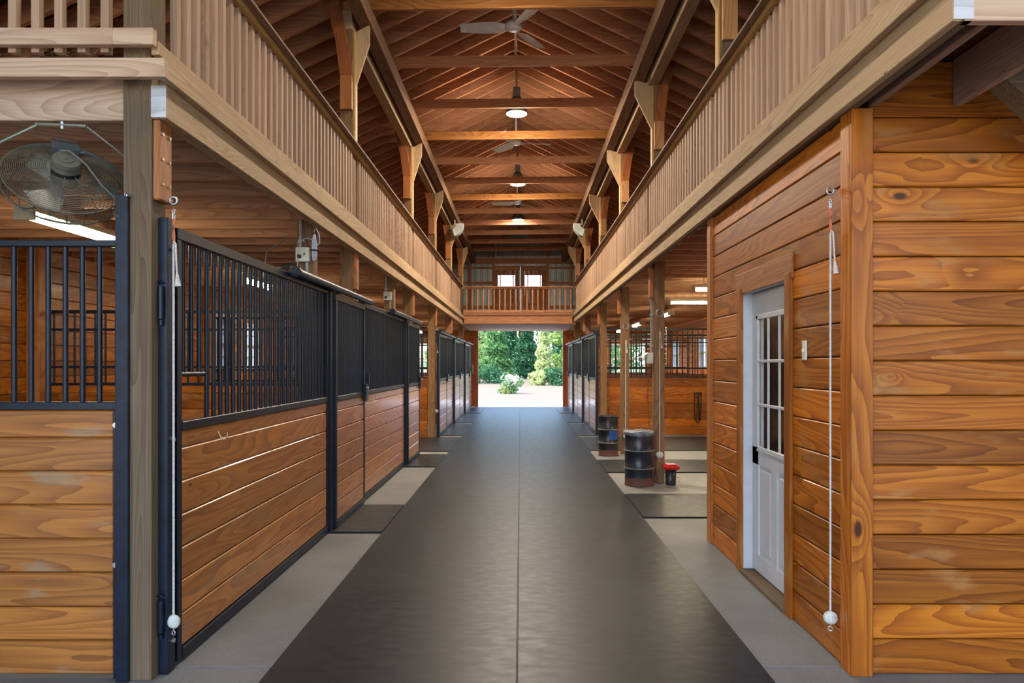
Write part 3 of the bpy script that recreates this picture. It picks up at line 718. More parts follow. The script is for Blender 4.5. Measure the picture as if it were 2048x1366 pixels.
# ================= stalls =================
BARR = .0125
def barset(t, pts, z0, z1, key, r=BARR, n=10):
    for p in pts:
        inst('bar', 'bar%s%.3f' % (key, z1-z0), lambda: MB().cyl((0,0,0), (0,0,z1-z0), r, n, caps=False), steel(), (p[0], p[1], z0), t)
def stall_front(s, y0, y1, x, lab, kind, zt=2.195, zs=1.20, pitch=.083, feed=False, grp=None, bars=True, name=None, post0=False, hook=None):
    """barred panel or door in the plane x, boards below, running along the aisle"""
    nm = name or ('stall_door' if kind == 'door' else 'stall_front_panel')
    t = thing(nm, lab, 'stall door' if kind == 'door' else 'stall panel', (x, (y0+y1)/2, 0), grp)
    n0, n1 = x-.022, x+.022
    if kind == 'door': zt = 2.155
    st = .045
    MB().cbox(n0, n1, y0, y1, zt-.055, zt, .003).build('top_rail', steel() if kind != 'door' else plain('brown_black_rail', (.05,.035,.028), .4, 0, .3, 20), t)
    MB().cbox(n0, n1, y0, y0+st, .02, zt-.056, .003).build('stile', steel(), t)
    MB().cbox(n0, n1, y1-st, y1, .02, zt-.056, .003).build('stile', steel(), t)
    MB().cbox(n0-.004, n1+.004, y0+st+.001, y1-st-.001, zs-.025, zs+.02, .003).build('sill_rail', steel(), t)
    MB().cbox(n0-.004, n1+.004, y0+st+.001, y1-st-.001, .015, .075, .003).build('bottom_channel', steel_worn(), t)
    bm = MB(); boards(bm, 'y', y0+st, y1-st, x-.016, x+.016, zedges(.076, zs-.026, .1685)); bp = bm.build('board_panel', stall('y'), t)
    if bars:
        ys = []; y = y0+st+pitch*.6; fy = y0 + .30
        while y < y1-st-.02: ys.append(y); y += pitch
        if feed:
            barset(t, [(x, v) for v in ys if v < fy-.02], 1.47, zt-.055, 'f')
            barset(t, [(x, v) for v in ys if v >= fy-.02], zs+.02, zt-.055, 'y')
            MB().cyl((x, y0+.03, 1.46), (x, fy+.02, 1.46), .014, 10).build('feed_opening_rail', steel(), t)
        else: barset(t, [(x, v) for v in ys], zs+.02, zt-.055, 'y')
    if hook:
        hy, hz = hook
        MB().tube([(x-s*.017, hy, hz+.03), (x-s*.03, hy, hz), (x-s*.05, hy, hz-.02), (x-s*.07, hy, hz), (x-s*.068, hy, hz+.025)], .0035, 6).build('hook', plain('brass', (.70,.50,.20), .35, .8), bp)
    return t
def steel_post(s, y, x, lab, z1=2.21, w_=.05, grp='black steel stall posts'):
    o = MB().cbox(x-.03, x+.03, y, y+w_+.05, .0, z1, .004).build('steel_post', steel_worn()); tag(o, lab, 'post', grp)
    return o
XS = 1.738
# ---- left near pair ----
sp = thing('steel_post', 'scuffed black steel hinge post beside the near wooden corner post', 'post', (-1.738, 3.365, 0))
MB().cbox(-1.762, -1.714, 3.33, 3.40, 0, 2.225, .003).build('post_shaft', steel_worn(), sp)
for z in (1.82, .30):
    MB().cyl((-1.742, 3.318, z-.09), (-1.742, 3.318, z+.07), .013, 10).cyl((-1.742, 3.318, z-.12), (-1.742, 3.318, z-.095), .009, 10).tube([(-1.758, 3.318, z+.085), (-1.750, 3.318, z+.097), (-1.735, 3.318, z+.085)], .006, 6).build('hinge', steel(), sp)
for z in (2.08, 1.14, .15): MB().cyl((-1.714, 3.375, z), (-1.704, 3.375, z), .012, 8).build('bolt', galv(), sp)
stall_front(-1, 3.43, 6.12, -XS, 'long barred grille over amber boards, nearest stall front on the left', 'panel', pitch=.088, feed=True, hook=(3.90, 1.10))
steel_post(-1, 6.13, -1.73, 'navy-black steel post between the nearest left grille and its sliding door')
DOOR1 = stall_front(-1, 6.235, 7.40, -1.70, 'nearest sliding stall door on the left, beside the rubber mat', 'door', pitch=.075)
stall_front(-1, 7.42, 10.15, -XS, 'second long barred stall front on the left, with a double hook on its boards', 'panel', pitch=.083, hook=(7.9, 1.12))
steel_post(-1, 10.16, -1.73, 'steel post between the second left grille and its door')
DOOR2 = stall_front(-1, 10.26, 11.42, -1.70, 'second sliding stall door on the left, beside the open bay', 'door', pitch=.075)
def track(y0, y1, s, lab, grp='round sliding door tracks'):
    x = SXs(s, 1.665)
    t = thing('door_track', lab, 'door track', (x, y0, 2.16), grp)
    MB().cyl((x, y0, 2.20), (x, y1, 2.20), .031, 16).build('track_tube', steel(), t)
    MB().cyl((x, y0-.03, 2.20), (x, y0, 2.20), .042, 8).build('end_cap', steel(), t)
    MB().cbox(*sorted((x+s*.033, x+s*.05)), y0, y1, 2.20, 2.245, .002).build('track_cover', wood('brown_rail', 'y', None, None, None), t)
    for y in (y0+.3, y1-.3, (y0+y1)/2): MB().box(*sorted((x+s*.02, x+s*.05)), y-.02, y+.02, 2.165, 2.178).build('bracket', steel(), t)
    return t
def SXs(s, xl): return -xl if s < 0 else xl-.07
track(5.10, 7.62, -1, 'near sliding door track along the left stall tops')
track(8.95, 11.45, -1, 'second sliding door track along the left stall tops')
def latch(x, y, s, door):
    p = MB().box(*sorted((x, x-s*.03)), y-.05, y+.05, 1.12, 1.30).build('latch_plate', steel(), door)
    MB().cyl((x-s*.03, y-.03, 1.26), (x-s*.05, y-.03, 1.26), .018, 10).build('latch_bolt', galv(), p)
    MB().box(*sorted((x-s*.02, x-s*.05)), y-.012, y+.012, 1.305, 1.42).build('latch_lever', steel(), p)
latch(-1.676, 7.36, -1, DOOR1)
latch(-1.676, 11.38, -1, DOOR2)
# ---- far stall rows ----
for s in (-1, 1):
    for i, (a, b) in enumerate(((14.25, 17.42), (17.62, 20.86), (21.05, 24.0)) if s < 0 else ((14.72, 17.8), (18.0, 21.15), (21.35, 24.0))):
        w_ = ('first', 'middle', 'last')[i]; nm = SN[s]
        steel_post(s, a-.12, SXs(s, 1.705), 'black steel post leading the %s of the far stalls on the %s' % (w_, nm))
        mid = a + 1.42
        dd = stall_front(s, a, mid, SXs(s, 1.70), 'glossy sliding door of the %s far stall, %s side' % (w_, nm), 'door', pitch=.09)
        stall_front(s, mid+.02, b, SXs(s, 1.735), 'glossy barred front of the %s far stall, %s side' % (w_, nm), 'panel', pitch=.09)
        track(a-.05, b-.05, s, 'door track over the %s far stall, %s side' % (w_, nm))
        latch(SXs(s, 1.676), mid-.06, s, dd)
# ---- frontal grille at the near left, facing the camera ----
t = thing('stall_front_panel', 'barred grille over worn boards facing the camera at the left edge', 'stall panel', (-3.0, 3.30, 0))
MB().cbox(-XW, -1.925, 3.285, 3.325, 2.077, 2.108, .003).build('top_rail', steel(), t)
MB().cbox(-XW, -1.925, 3.278, 3.332, 1.292, 1.33, .003).build('sill_rail', steel(), t)
MB().cbox(-1.955, -1.925, 3.285, 3.325, .0, 1.291, .003).build('stile', steel(), t)
MB().cbox(-1.945, -1.925, 3.285, 3.325, 1.331, 2.076, .003).build('stile', steel(), t)
bm = MB(); boards(bm, 'x', -XW, -1.956, 3.292, 3.322, [.02, .183, .345, .51, .672, .835, .997, 1.157, 1.291]); bm.build('board_panel', wood('worn_pine', 'x', (.12,.030,.004), (.36,.115,.012), (.52,.20,.03), rough=.5, knot=.25, vary=.3, coat=.15, bump=.15, contrast=.9, worn=(.32,.23,.13)), t)
xs = [-1.985 - .0825*i for i in range(37)]
barset(t, [(x-.045, 3.305) for x in xs], 1.33, 2.077, 'x', .0125, 12)
for z in (1.22, .55): MB().cyl((-1.94, 3.285, z), (-1.94, 3.275, z), .012, 10).cyl((-1.94, 3.279, z), (-1.94, 3.268, z), .006, 6).build('bolt', galv(), t)
o = MB().cbox(-1.924, -1.862, 3.248, 3.267, 0, 2.32, .003).build('steel_post', steel_worn()); tag(o, 'flat black steel upright screwed to the front of the near corner post', 'post')
# ---- partitions facing the camera inside the stall blocks ----
def partition(s, y, lab, z1=2.29, zs=1.22, full=False, n=30, pitch=.11, xin=1.80):
    xa, xb = sorted((SXs(s, xin), s*(XW-.005)))
    t = thing('stall_partition', lab, 'partition', ((xa+xb)/2, y, 0), 'wooden stall partitions with bar grilles')
    bm = MB(); boards(bm, 'x', xa, xb, y, y+.035, zedges(0, zs, .172)); bm.build('board_panel', amber('x'), t)
    MB().box(xa, xb, y, y+.03, z1-.035, z1).build('top_rail', steel(), t)
    MB().box(xa, xb, y, y+.03, zs+.005, zs+.035).build('bottom_rail', steel(), t)
    MB().box(xa, xb, y, y+.03, zs+.19, zs+.215).build('middle_rail', steel(), t)
    MB().box(xa, xb, y, y+.03, z1-.22, z1-.195).build('middle_rail', steel(), t)
    k = int((xb-xa)/pitch)
    barset(t, [(xa+.05+pitch*i, y+.015) for i in range(k)], zs+.035, z1-.035, 'p', .011, 6)
    return t
partition(-1, 7.31, 'amber board partition with a bar grille between the two near left stalls', z1=2.09, zs=1.28, xin=2.0)
partition(-1, 11.25, 'board partition with grille closing the second left stall', xin=2.0)
partition(-1, 14.12, 'partition with grille facing the open bay on the left, its front', xin=1.92)
partition(1, 14.75, 'amber partition with grille at the back of the right open bay', xin=1.86)
for s in (-1, 1):
    for y, w_ in ((17.5, 'first and middle'), (20.95, 'middle and last')):
        partition(s, y + (.35 if s > 0 else 0), 'partition between the %s far stalls on the %s' % (w_, SN[s]), pitch=.16, xin=1.85)
# knee studs inside the near left stall: posts against the outer wall
for i, y in enumerate((7.2, 11.15, 14.1)):
    o = MB().cbox(-XW+.005, -XW+.14, y-.07, y+.065, 0, 2.73).build('wall_post', orange('z')); tag(o, 'wall post in the outer left wall, %s from the camera' % WORDS[i], 'post', 'posts in the outer left wall')

# ================= electrical, lamps, fans =================
def fixture(x, y, z, ax, lab, power=15):
    """bare twin tube strip, ax: direction it runs"""
    t = thing('fluorescent_fixture', lab, 'light fixture', (x, y, z), 'fluorescent strip lights under the lofts')
    L = .61
    def B(mb, u0, u1, v0, v1, z0, z1):
        return mb.box(x+u0, x+u1, y+v0, y+v1, z0, z1) if ax == 'x' else mb.box(x+v0, x+v1, y+u0, y+u1, z0, z1)
    pm = plain('cream_enamel', (.78,.72,.50), .4)
    B(MB(), -L, L, -.07, .07, z+.03, z+.075).build('housing', pm, t)
    for e in (-L, L-.02): B(MB(), e, e+.02, -.075, .075, z-.035, z+.03).build('end_bracket', pm, t)
    em = plain('lit_tube', (1, .90, .66), .4, emit=24)
    for v in (-.035, .035):
        mb = MB()
        if ax == 'x': mb.cyl((x-L+.025, y+v, z), (x+L-.025, y+v, z), .016, 10)
        else: mb.cyl((x+v, y-L+.025, z), (x+v, y+L-.025, z), .016, 10)
        mb.build('tube', em, t)
    l = bpy.data.lights.new('tube_light', 'AREA'); l.shape = 'RECTANGLE'; l.size = 1.1 if ax == 'x' else .12; l.size_y = .12 if ax == 'x' else 1.1
    l.energy = power; l.color = (1, .84, .58); lo = bpy.data.objects.new('tube_light', l); COL.objects.link(lo); lo.parent = t; lo.location = (0, 0, -.04)
    for yy in (-.4, .4):
        pass
    mb = MB()
    for u in (-.45, .45): mb.cyl((x+(u if ax == 'x' else 0), y+(u if ax == 'y' else 0), z+.075), (x+(u if ax == 'x' else 0), y+(u if ax == 'y' else 0), 2.937 if x < 0 else 2.997), .005, 6)
    mb.build('hanger_rod', galv(), t)
    return t
fixture(-3.62, 5.6, 2.60, 'y', 'lit strip light under the left loft, below the cage fan', 8)
fixture(-3.6, 9.4, 2.60, 'y', 'lit strip light glimpsed through the bars of the nearest left grille', 10)
for i, y in enumerate((12.7, 15.9, 19.2, 22.6)): fixture(-3.4, y, 2.60, 'y', 'strip light over the %s' % ('left open bay' , 'first far stall on the left', 'middle far stall on the left', 'last far stall on the left')[i], 26)
fixture(3.30, 12.4, 2.62, 'x', 'longer visible strip light across the right bay, just past the tack room')
fixture(3.18, 10.2, 2.62, 'x', 'upper strip light across the right bay, cut off by the tack room wall')
fixture(4.4, 7.6, 2.62, 'x', 'strip light in the right bay hidden beside the tack room', 26)
for i, y in enumerate((15.6, 19.2, 22.6)): fixture(3.3, y, 2.62, 'y', 'strip light seen end on over the %s far stall on the right' % ('first', 'middle', 'last')[i], 26)
fixture(3.2, 4.6, 2.60, 'x', 'strip light inside the tack room', 20)
# high bay lamps under the ridge
def highbay(y, lab, z=5.385, power=70):
    power *= (.32 if y < 7 else (1.5 if y < 16 else .6)); t = thing('high_bay_lamp', lab, 'lamp', (RX+.01, y, z), 'high bay lamps under the ridge')
    x = RX+.01; g_ = plain('lamp_grey', (.13,.15,.14), .5, .3, .2, 20)
    MB().lathe([(.168, 0), (.172, .004), (.165, .03), (.13, .13), (.10, .20), (.075, .25), (0.001, .255)], (x, y, z), 28).lathe([(.160, 0), (.158, .03), (.125, .13), (.09, .20), (.001, .24)], (x, y, z), 28).build('reflector', g_, t)
    MB().box(x-.055, x+.055, y-.06, y+.06, z+.255, z+.40).build('ballast_box', g_, t)
    for u in (-.075, .065): MB().box(x+u, x+u+.012, y-.02, y+.02, z+.20, z+.38).build('yoke_arm', plain('light_grey', (.45,.46,.45), .5), t)
    MB().cyl((x, y, z+.40), (x, y, 6.17), .014, 8).build('hanging_rod', galv(), t)
    MB().lathe([(.001, .012), (.08, .006), (.155, .010)], (x, y, z-.004), 28).build('lens', plain('lit_lens', (1, .93, .78), .4, emit=22), t)
    l = bpy.data.lights.new('lamp_light', 'AREA'); l.shape = 'DISK'; l.size = .3; l.energy = power; l.color = (1, .86, .68)
    lo = bpy.data.objects.new('lamp_light', l); COL.objects.link(lo); lo.parent = t; lo.location = (0, 0, -.02)
    lp = bpy.data.lights.new('lamp_spill', 'POINT'); lp.shadow_soft_size = .16; lp.energy = power*.42; lp.color = (1, .86, .70)
    lq = bpy.data.objects.new('lamp_spill', lp); COL.objects.link(lq); lq.parent = t; lq.location = (0, 0, -.22)
for i, y in enumerate((10.6, 14.75, 18.4, 6.45, 2.4)):  # last two are unseen lamps, added to brighten the near loft
    highbay(y, '%s lit high bay lamp hanging from the ridge' % ('nearest visible', 'second visible', 'farthest', 'added out-of-frame', 'added overhead unseen')[i])
def ceilfan(y, lab, rot, z=5.43):
    t = thing('ceiling_fan', lab, 'ceiling fan', (RX-.01, y, z), 'three-blade ceiling fans under the ridge')
    x = RX-.01; wm = plain('fan_metal', (.72,.72,.70), .4, .1, .15, 12)
    MB().lathe([(.001, -.045), (.05, -.042), (.085, -.03), (.098, 0), (.095, .03), (.06, .055), (.03, .07), (.001, .075)], (x, y, z), 24).build('motor', wm, t)
    mo = [c for c in COL.objects if c.parent == t][0]
    MB().torus((x, y, z-.022), .088, .006, (0,0,1), 24, 6).build('motor_rim', wm, mo)
    MB().cyl((x, y, z+.07), (x, y, 6.17), .012, 8).lathe([(.001,0),(.06,0),(.055,.05),(.02,.09)], (x, y, 6.06), 16).build('down_rod', wm, t)
    for k in range(3):
        a = rot + k*2*pi/3; c_, s_ = cos(a), sin(a); mb = MB()
        V = []; n = 7
        for i in range(n):
            r = .10 + (.62-.10)*i/(n-1); wd = .025 if i == 0 else .065 + .02*sin(i/(n-1)*pi); tw = .03*(1-i/(n-1)*.5)
            for sg in (-1, 1):
                for th in (0, .004):
                    V.append((x + c_*r - s_*wd*sg, y + s_*r + c_*wd*sg, z + sg*tw + th - .01))
        F = []
        for i in range(n-1):
            o_ = i*4
            F += [(o_, o_+2, o_+6, o_+4), (o_+1, o_+5, o_+7, o_+3), (o_, o_+4, o_+5, o_+1), (o_+2, o_+3, o_+7, o_+6)]
        F += [(0, 1, 3, 2), ((n-1)*4, (n-1)*4+2, (n-1)*4+3, (n-1)*4+1)]
        mb._add(V, F, False); mb.build('blade', wm, t)
ceilfan(7.95, 'nearest three-blade ceiling fan, hung in front of the lamps', radians(178))
ceilfan(12.1, 'second ceiling fan, between the first two lamps', radians(8))
ceilfan(16.6, 'third ceiling fan, behind the second lamp', radians(50))
# horn loudspeakers
for s in (-1, 1):
    x = SX(s, 1.60) if s < 0 else 1.50; y = 17.0; z = 4.84
    t = thing('loudspeaker', 'white curved loudspeaker hanging from the purlin, %s side' % SN[s], 'loudspeaker', (x, y, z), 'white loudspeakers on the purlins')
    cx, cz = x + s*.11, z + .13; q = MB()
    out = [(cx - s*.30*cos(radians(a)), cz - .30*sin(radians(a))) for a in range(-5, 76, 8)]
    inn = [(cx - s*.13*cos(radians(a)), cz - .13*sin(radians(a))) for a in range(-5, 76, 8)]
    for k in range(len(out)-1):
        pl = [inn[k], out[k], out[k+1], inn[k+1]]
        q.prism(pl if s < 0 else pl[::-1], 'y', y-.12, y+.12)
    q.build('cabinet', plain('speaker_white', (.62,.66,.62), .5, 0, .1, 8), t)
    mb = MB()
    for k in range(6): 
        r = .155 + .025*k; a0 = radians(10); a1 = radians(62)
        mb.tube([(cx - s*r*cos(a0+(a1-a0)*i/6), y-.124, cz - r*sin(a0+(a1-a0)*i/6)) for i in range(7)], .004, 5)
    mb.build('grille_slats', plain('speaker_grey', (.36,.38,.36), .6), t)
    MB().cyl((x+s*.03, y, z+.12), (x+s*.03, y, 5.11), .015, 8).build('mount_bracket', plain('speaker_white', None), t)
# ================= cage fan, near left =================
def cagefan(c, R, nv, lab, detail=True):
    t = thing('cage_fan', lab, 'fan', c, None)
    c = Vector(c); nv = Vector(nv).normalized(); ux = nv.cross(Vector((0, 0, 1))).normalized(); ux = ux if ux.x > 0 else -ux; uv = nv.cross(ux); uv = uv if uv.z > 0 else -uv
    wire = plain('dark_wire', (.13,.11,.075), .45, .1, .3, 30)
    P = lambda r, a, d: c + ux*(r*cos(a)) + uv*(r*sin(a)) + nv*d
    mb = MB()
    nr = 24 if detail else 10
    for k in range(nr):
        f = (k+1)/nr; r = .075 + (R-.075)*f; d = .055*(1-f**3) + .035
        mb.torus(c + nv*d, r, .0021, nv, 44, 4)
    for k in range(10):
        a = 2*pi*k/10 + .2; mb.tube([P(.07, a, .092), P(R*.5, a, .085), P(R*.8, a, .065), P(R, a, .035)], .0022, 5)
    mb.build('rear_grille', wire, t)
    mb = MB()
    for k in range(nr//2):
        f = (k+1)/(nr//2); r = .05 + (R-.05)*f; d = -.055*(1-f**3) - .03
        mb.torus(c + nv*d, r, .0016, nv, 44, 4)
    for k in range(8):
        a = 2*pi*k/8; mb.tube([P(.05, a, -.085), P(R*.6, a, -.075), P(R*.85, a, -.055), P(R, a, -.03)], .0022, 5)
    mb.build('front_grille', wire, t)
    mb = MB(); mb.torus(c + nv*.035, R, .005, nv, 48, 6).torus(c - nv*.03, R, .005, nv, 48, 6)
    for k in range(24):
        a = 2*pi*k/24; mb.tube([P(R, a, .035), P(R+.003, a, 0), P(R, a, -.03)], .002, 4)
    mb.build('rim', wire, t)
    blm = plain('cream_blade', (.55,.52,.43), .35, .3, .1, 10)
    for k in range(3):
        a0 = radians(10 + 120*k); V = []
        n = 8
        for i in range(n):
            f = i/(n-1); r = .055 + (R*.9-.055)*f; w0 = radians(16 + 8*f); sw = radians(-12*f)
            for sg, dd in ((-1, .022), (0, .0), (1, -.022)):
                V.append(P(r - (abs(sg)*.03*f), a0 + sw + sg*w0, dd*(1.1-f*.3)))
        F = [(i*3+j, i*3+j+1, i*3+j+4, i*3+j+3) for i in range(n-1) for j in range(2)]
        m_ = MB()._add(V, F, True); F2 = [tuple(reversed([q+len(V) for q in f_])) for f_ in F]
        m_.v += [v - nv*.003 for v in V]; m_.f += F2; m_.sm += [True]*len(F2)
        m_.build('blade', blm, t)
    ol = plain('olive_motor', (.16,.155,.115), .4, .2, .2, 14)
    mt = MB().cyl(c + nv*.02, c + nv*.125, .062, 28).cyl(c + nv*.125, c + nv*.14, .062, 28, r2=.045).build('motor', plain('black_motor', (.02,.02,.022), .35), t)
    MB().cyl(c + nv*.10, c + nv*.145, .066, 28, r2=.058).cyl(c + nv*.145, c + nv*.15, .030, 20).cyl(c + nv*.15, c + nv*.156, .008, 10).build('motor_cap', ol, mt)
    q0 = c + nv*.115 + uv*.11
    mb = MB()
    a = q0 - ux*.055; b = q0 + ux*.055
    mb.bar(a, b, .05, .05, up=uv); mb.build('switch_box', plain('switch_grey', (.10,.11,.11), .4, 0, .2, 20), t)
    MB().cyl(b, b + ux*.02, .012, 8).tube([a + uv*.03, a + uv*.075, b + uv*.075, b + uv*.03], .003, 5).build('switch_knob', plain('switch_grey', None), t)
    return t, P, nv, uv
fan, P_, nv_, uv_ = cagefan((-2.22, 3.34, 2.392), .255, (.46, -.62, .62), 'round wire cage fan hanging tilted beside the near corner post')
sm = plain('olive_tube', (.30,.30,.24), .4, .5, .2, 20)
cx = -2.085
MB().tube([P_(.257, pi, 0), (-2.515, 3.20, 2.40), (-2.52, 3.25, 2.54), (-2.34, 3.32, 2.672)], .0075, 6).bar((-2.345, 3.32, 2.674), (-2.10, 3.32, 2.664), .024, .008).tube([(-2.105, 3.32, 2.665), (-1.94, 3.44, 2.52), P_(.26, .05, .02)], .0055, 6).build('yoke', sm, fan)
MB().cyl((-2.22, 3.32, 2.65), (-2.22, 3.32, 2.686), .011, 8).build('hanger_bolt', galv(), fan)
MB().tube([P_(.05, 2.2, .16), P_(.03, 1.2, .175), P_(.08, -.3, .15), P_(.17, -.62, .10), P_(.268, -.62, .05), (-1.93, 3.255, 2.22), (-1.90, 3.246, 2.21)], .005, 6).build('power_cord', plain('olive_cord', (.12,.12,.10), .5), fan)
MB().cyl((-1.86, 3.268, 2.31), (-1.86, 3.235, 2.31), .004, 6).torus((-1.86, 3.23, 2.31), .010, .003, (1,0,0), 12, 5).build('eye_screw', galv(), None, None)
o = bpy.data.objects['eye_screw']; tag(o, 'small eye screw in the front of the near corner post', 'eye screw')
t2, _, _, _ = cagefan((-2.25, 6.62, 2.30), .24, (0, -.6, .8), 'dim wire cage fan behind the near left stall tops, beside the corded post', detail=False)
MB().tube([(-2.25-.245, 6.62, 2.30), (-2.25-.2, 6.62, 2.6), (-2.25, 6.62, 2.74)], .007, 6).build('yoke', sm, t2)

# ================= cross tie ropes =================
def crosstie(x, y, s, ztop, zball, lab, r=.0055, ball=.033, ring=False, label_top='orange'):
    """s: side, x is the wall or post face; the rope hangs just off it towards the aisle (or towards the camera when s = 0)"""
    ox, oy = ((-s*.028), 0) if s else (0, -.03)
    t = thing('cross_tie', lab, 'rope', (x+ox, y+oy, zball))
    px, py = x+ox, y+oy
    if ring: MB().torus((px, py, ztop-.01), .045, .006, (0,1,0), 22, 6).cyl((px, py+.03, ztop+.045), (px, py, ztop+.03), .008, 8).build('tie_ring', galv(), t)
    else: MB().torus((px, py, ztop), .018, .0055, (0,1,0), 16, 6).cyl((px-ox*.2, py-oy*.2, ztop), (x, y, ztop+.004), .005, 8).build('eye_bolt', galv(), t)
    zc = ztop - (.055 if ring else .02)
    if not ring:
        MB().torus((px, py, zc-.035), .011, .004, (1,0,0), 14, 6).cyl((px, py-.008, zc-.03), (px, py-.008, zc-.07), .004, 6).cyl((px, py+.008, zc-.03), (px, py+.008, zc-.07), .004, 6).build('snap_link', galv(), t)
        MB().tube([(px-.004, py, zc-.07), (px+.005, py, zc-.15), (px+.004, py, zc-.20)], .004, 6).tube([(px+.006, py, zc-.07), (px-.003, py, zc-.15), (px+.003, py, zc-.20)], .004, 6).build('baling_twine', plain('orange_twine', (.62,.17,.07), .8), t, label='faded orange twine')
    zr = zc-.19
    MB().tube([(px, py, zr), (px, py, zball+ball*.5)], r, 8).build('rope', rope(), t)
    MB().tube([(px, py, zr+.01), (px+.012, py-.004, zr), (px+.016, py-.006, zr-.08), (px+.02, py-.006, zr-.16)], r*.9, 6).cyl((px+.02, py-.006, zr-.15), (px+.026, py-.008, zr-.21), .007, 8, r2=.016).build('rope_tail', rope(), t)
    MB().sphere((px, py, zball), ball, 18, 12, (1, .62, 1)).torus((px, py, zball), ball*.93, .004, (.35,1,0), 20, 5).build('stopper_ball', plain('cream_ball', (.62,.64,.56), .5, 0, .25, 50), t)
    MB().torus((px, py, zball-ball-.022), .011, .0032, (.5,1,0), 14, 6).cyl((px, py, zball-ball), (px, py, zball-ball-.014), .004, 6).build('snap_hook', galv(), t)
crosstie(1.600, 3.475, 1, 2.39, .225, 'white cross tie rope on the tack room side wall, beside the corner post')
crosstie(-1.722, 3.345, -1, 2.31, .255, 'white cross tie rope hanging down the near left steel hinge post')
crosstie(1.765, 8.72, 0, 2.17, .36, 'cross tie rope on the conduit post, above the red-lidded bucket', ring=True, ball=.045)
crosstie(1.765, 11.55, 0, 2.16, .30, 'cross tie rope on the post behind the two drums', ring=True, ball=.04)
crosstie(-1.763, 14.14, -1, 2.20, .55, 'thin cross tie rope on the post at the far end of the left open bay', ring=True, ball=.04)

# ================= drums, bucket =================
def drum(x, y, r, h, lab, body, lidded, grp='steel drums beside the posts', label_patch=False):
    t = thing('steel_drum', lab, 'drum', (x, y, .0), grp)
    pr = [(.001, 0), (r*.99, 0), (r*1.02, .008), (r*.985, .02)]
    for zr in (h*.33, h*.66):
        pr += [(r*.985, zr-.018), (r*1.035, zr-.006), (r*1.035, zr+.006), (r*.985, zr+.018)]
    pr += [(r*.985, h-.02), (r*1.02, h-.008), (r*1.02, h), (r*.97, h)]
    MB().lathe(pr, (x, y, 0), 40).build('drum_body', body, t)
    MB().lathe([(r*.975, h-.002), (r*.97, h-.02), (.001, h-.02)], (x, y, 0), 40).build('drum_lid' if lidded else 'drum_rim', plain('drum_dark', (.02,.02,.022), .45), t)
    for i, zr in enumerate((h*.33, h*.66)):
        MB().torus((x, y, zr), r*1.03, .008, (0,0,1), 40, 8).build('rolling_hoop', plain('scuffed_hoop', (.20,.17,.14), .5, .2, .4, 20), t)
    return t
def drum_mat(key, base, h):
    m, nt = newmat(key); L = nt.links.new
    tc = N(nt, 'ShaderNodeTexCoord'); sp = N(nt, 'ShaderNodeSeparateXYZ'); L(tc.outputs['Object'], sp.inputs[0])
    n = N(nt, 'ShaderNodeTexNoise'); n.inputs['Scale'].default_value = 9; n.inputs['Detail'].default_value = 6; L(tc.outputs['Object'], n.inputs['Vector'])
    n2 = N(nt, 'ShaderNodeTexNoise'); n2.inputs['Scale'].default_value = 14; n2.inputs['Detail'].default_value = 6; L(vmath(nt, 'MULTIPLY', tc.outputs['Object'], (1, 1, .5)), n2.inputs['Vector'])
    low = math_n(nt, 'GREATER_THAN', math_n(nt, 'ADD', math_n(nt, 'MULTIPLY', n.outputs[0], .14), .03), sp.outputs[2])
    c = mixc(nt, low, base, (.10, .035, .025))
    hi = math_n(nt, 'MULTIPLY', N_smooth(nt, sp.outputs[2], h*.6, h), N_smooth(nt, n2.outputs[0], .50, .62))
    c = mixc(nt, math_n(nt, 'MULTIPLY', hi, .6), c, (.11, .06, .045))
    b = N(nt, 'ShaderNodeBsdfPrincipled'); o = N(nt, 'ShaderNodeOutputMaterial'); L(c, b.inputs[0]); L(b.outputs[0], o.inputs[0])
    L(math_n(nt, 'MULTIPLY_ADD', low, .4, .33), b.inputs['Roughness']); return m
t = drum(1.49, 8.60, .182, .665, 'black rusty-bottomed drum, bag liner showing over its rim, nearer of the two', drum_mat('drum_black', (.012,.018,.028), .665), False)
# crumpled plastic liner
random.seed(5); V = []; n = 36
for j, (rr, zz) in enumerate(((.001, .66), (.10, .672), (.165, .672), (.188, .68), (.193, .655), (.192, .63))):
    for k in range(n):
        a = 2*pi*k/n; q = random.uniform(-1, 1)
        V.append((1.485 + (rr+.004*q*(j > 2))*cos(a), 8.60 + (rr+.004*q*(j > 2))*sin(a), zz + (.007*q if 0 < j < 4 else (.012*q if j == 5 else 0))))
F = [(j*n+k, j*n+(k+1) % n, (j+1)*n+(k+1) % n, (j+1)*n+k) for j in range(5) for k in range(n)]
MB()._add(V, F, True).build('bag_liner', plain('grey_plastic_bag', (.15,.17,.21), .35, 0, .5, 26, bump=.4), t)
t = drum(1.46, 11.38, .165, .66, 'black drum with a blue label, the one farther from the camera', drum_mat('drum_black2', (.014,.016,.02), .66), True)
V = []; n = 10
for k in range(n+1):
    a = radians(-95 + 62*k/n)
    for z in (.27, .44): V.append((1.46 + .1655*cos(a), 11.38 + .1655*sin(a), z))
MB()._add(V, [(2*k, 2*k+2, 2*k+3, 2*k+1) for k in range(n)], True).build('blue_label', plain('blue_paint', (.02,.08,.30), .45, 0, .25, 9), [c for c in t.children if c.name.startswith('drum_body')][0], label='blue painted label')
t = thing('cord_bucket', 'small black bucket with a bright red square lid at the foot of the conduit post', 'bucket', (1.86, 8.62, 0))
x, y = 1.885, 8.60
MB().lathe([(.001, 0), (.060, 0), (.064, .01), (.072, .20), (.001, .20)], (x, y, 0), 28).build('pail', plain('navy_plastic', (.02,.025,.035), .35, 0, .2, 30), t)
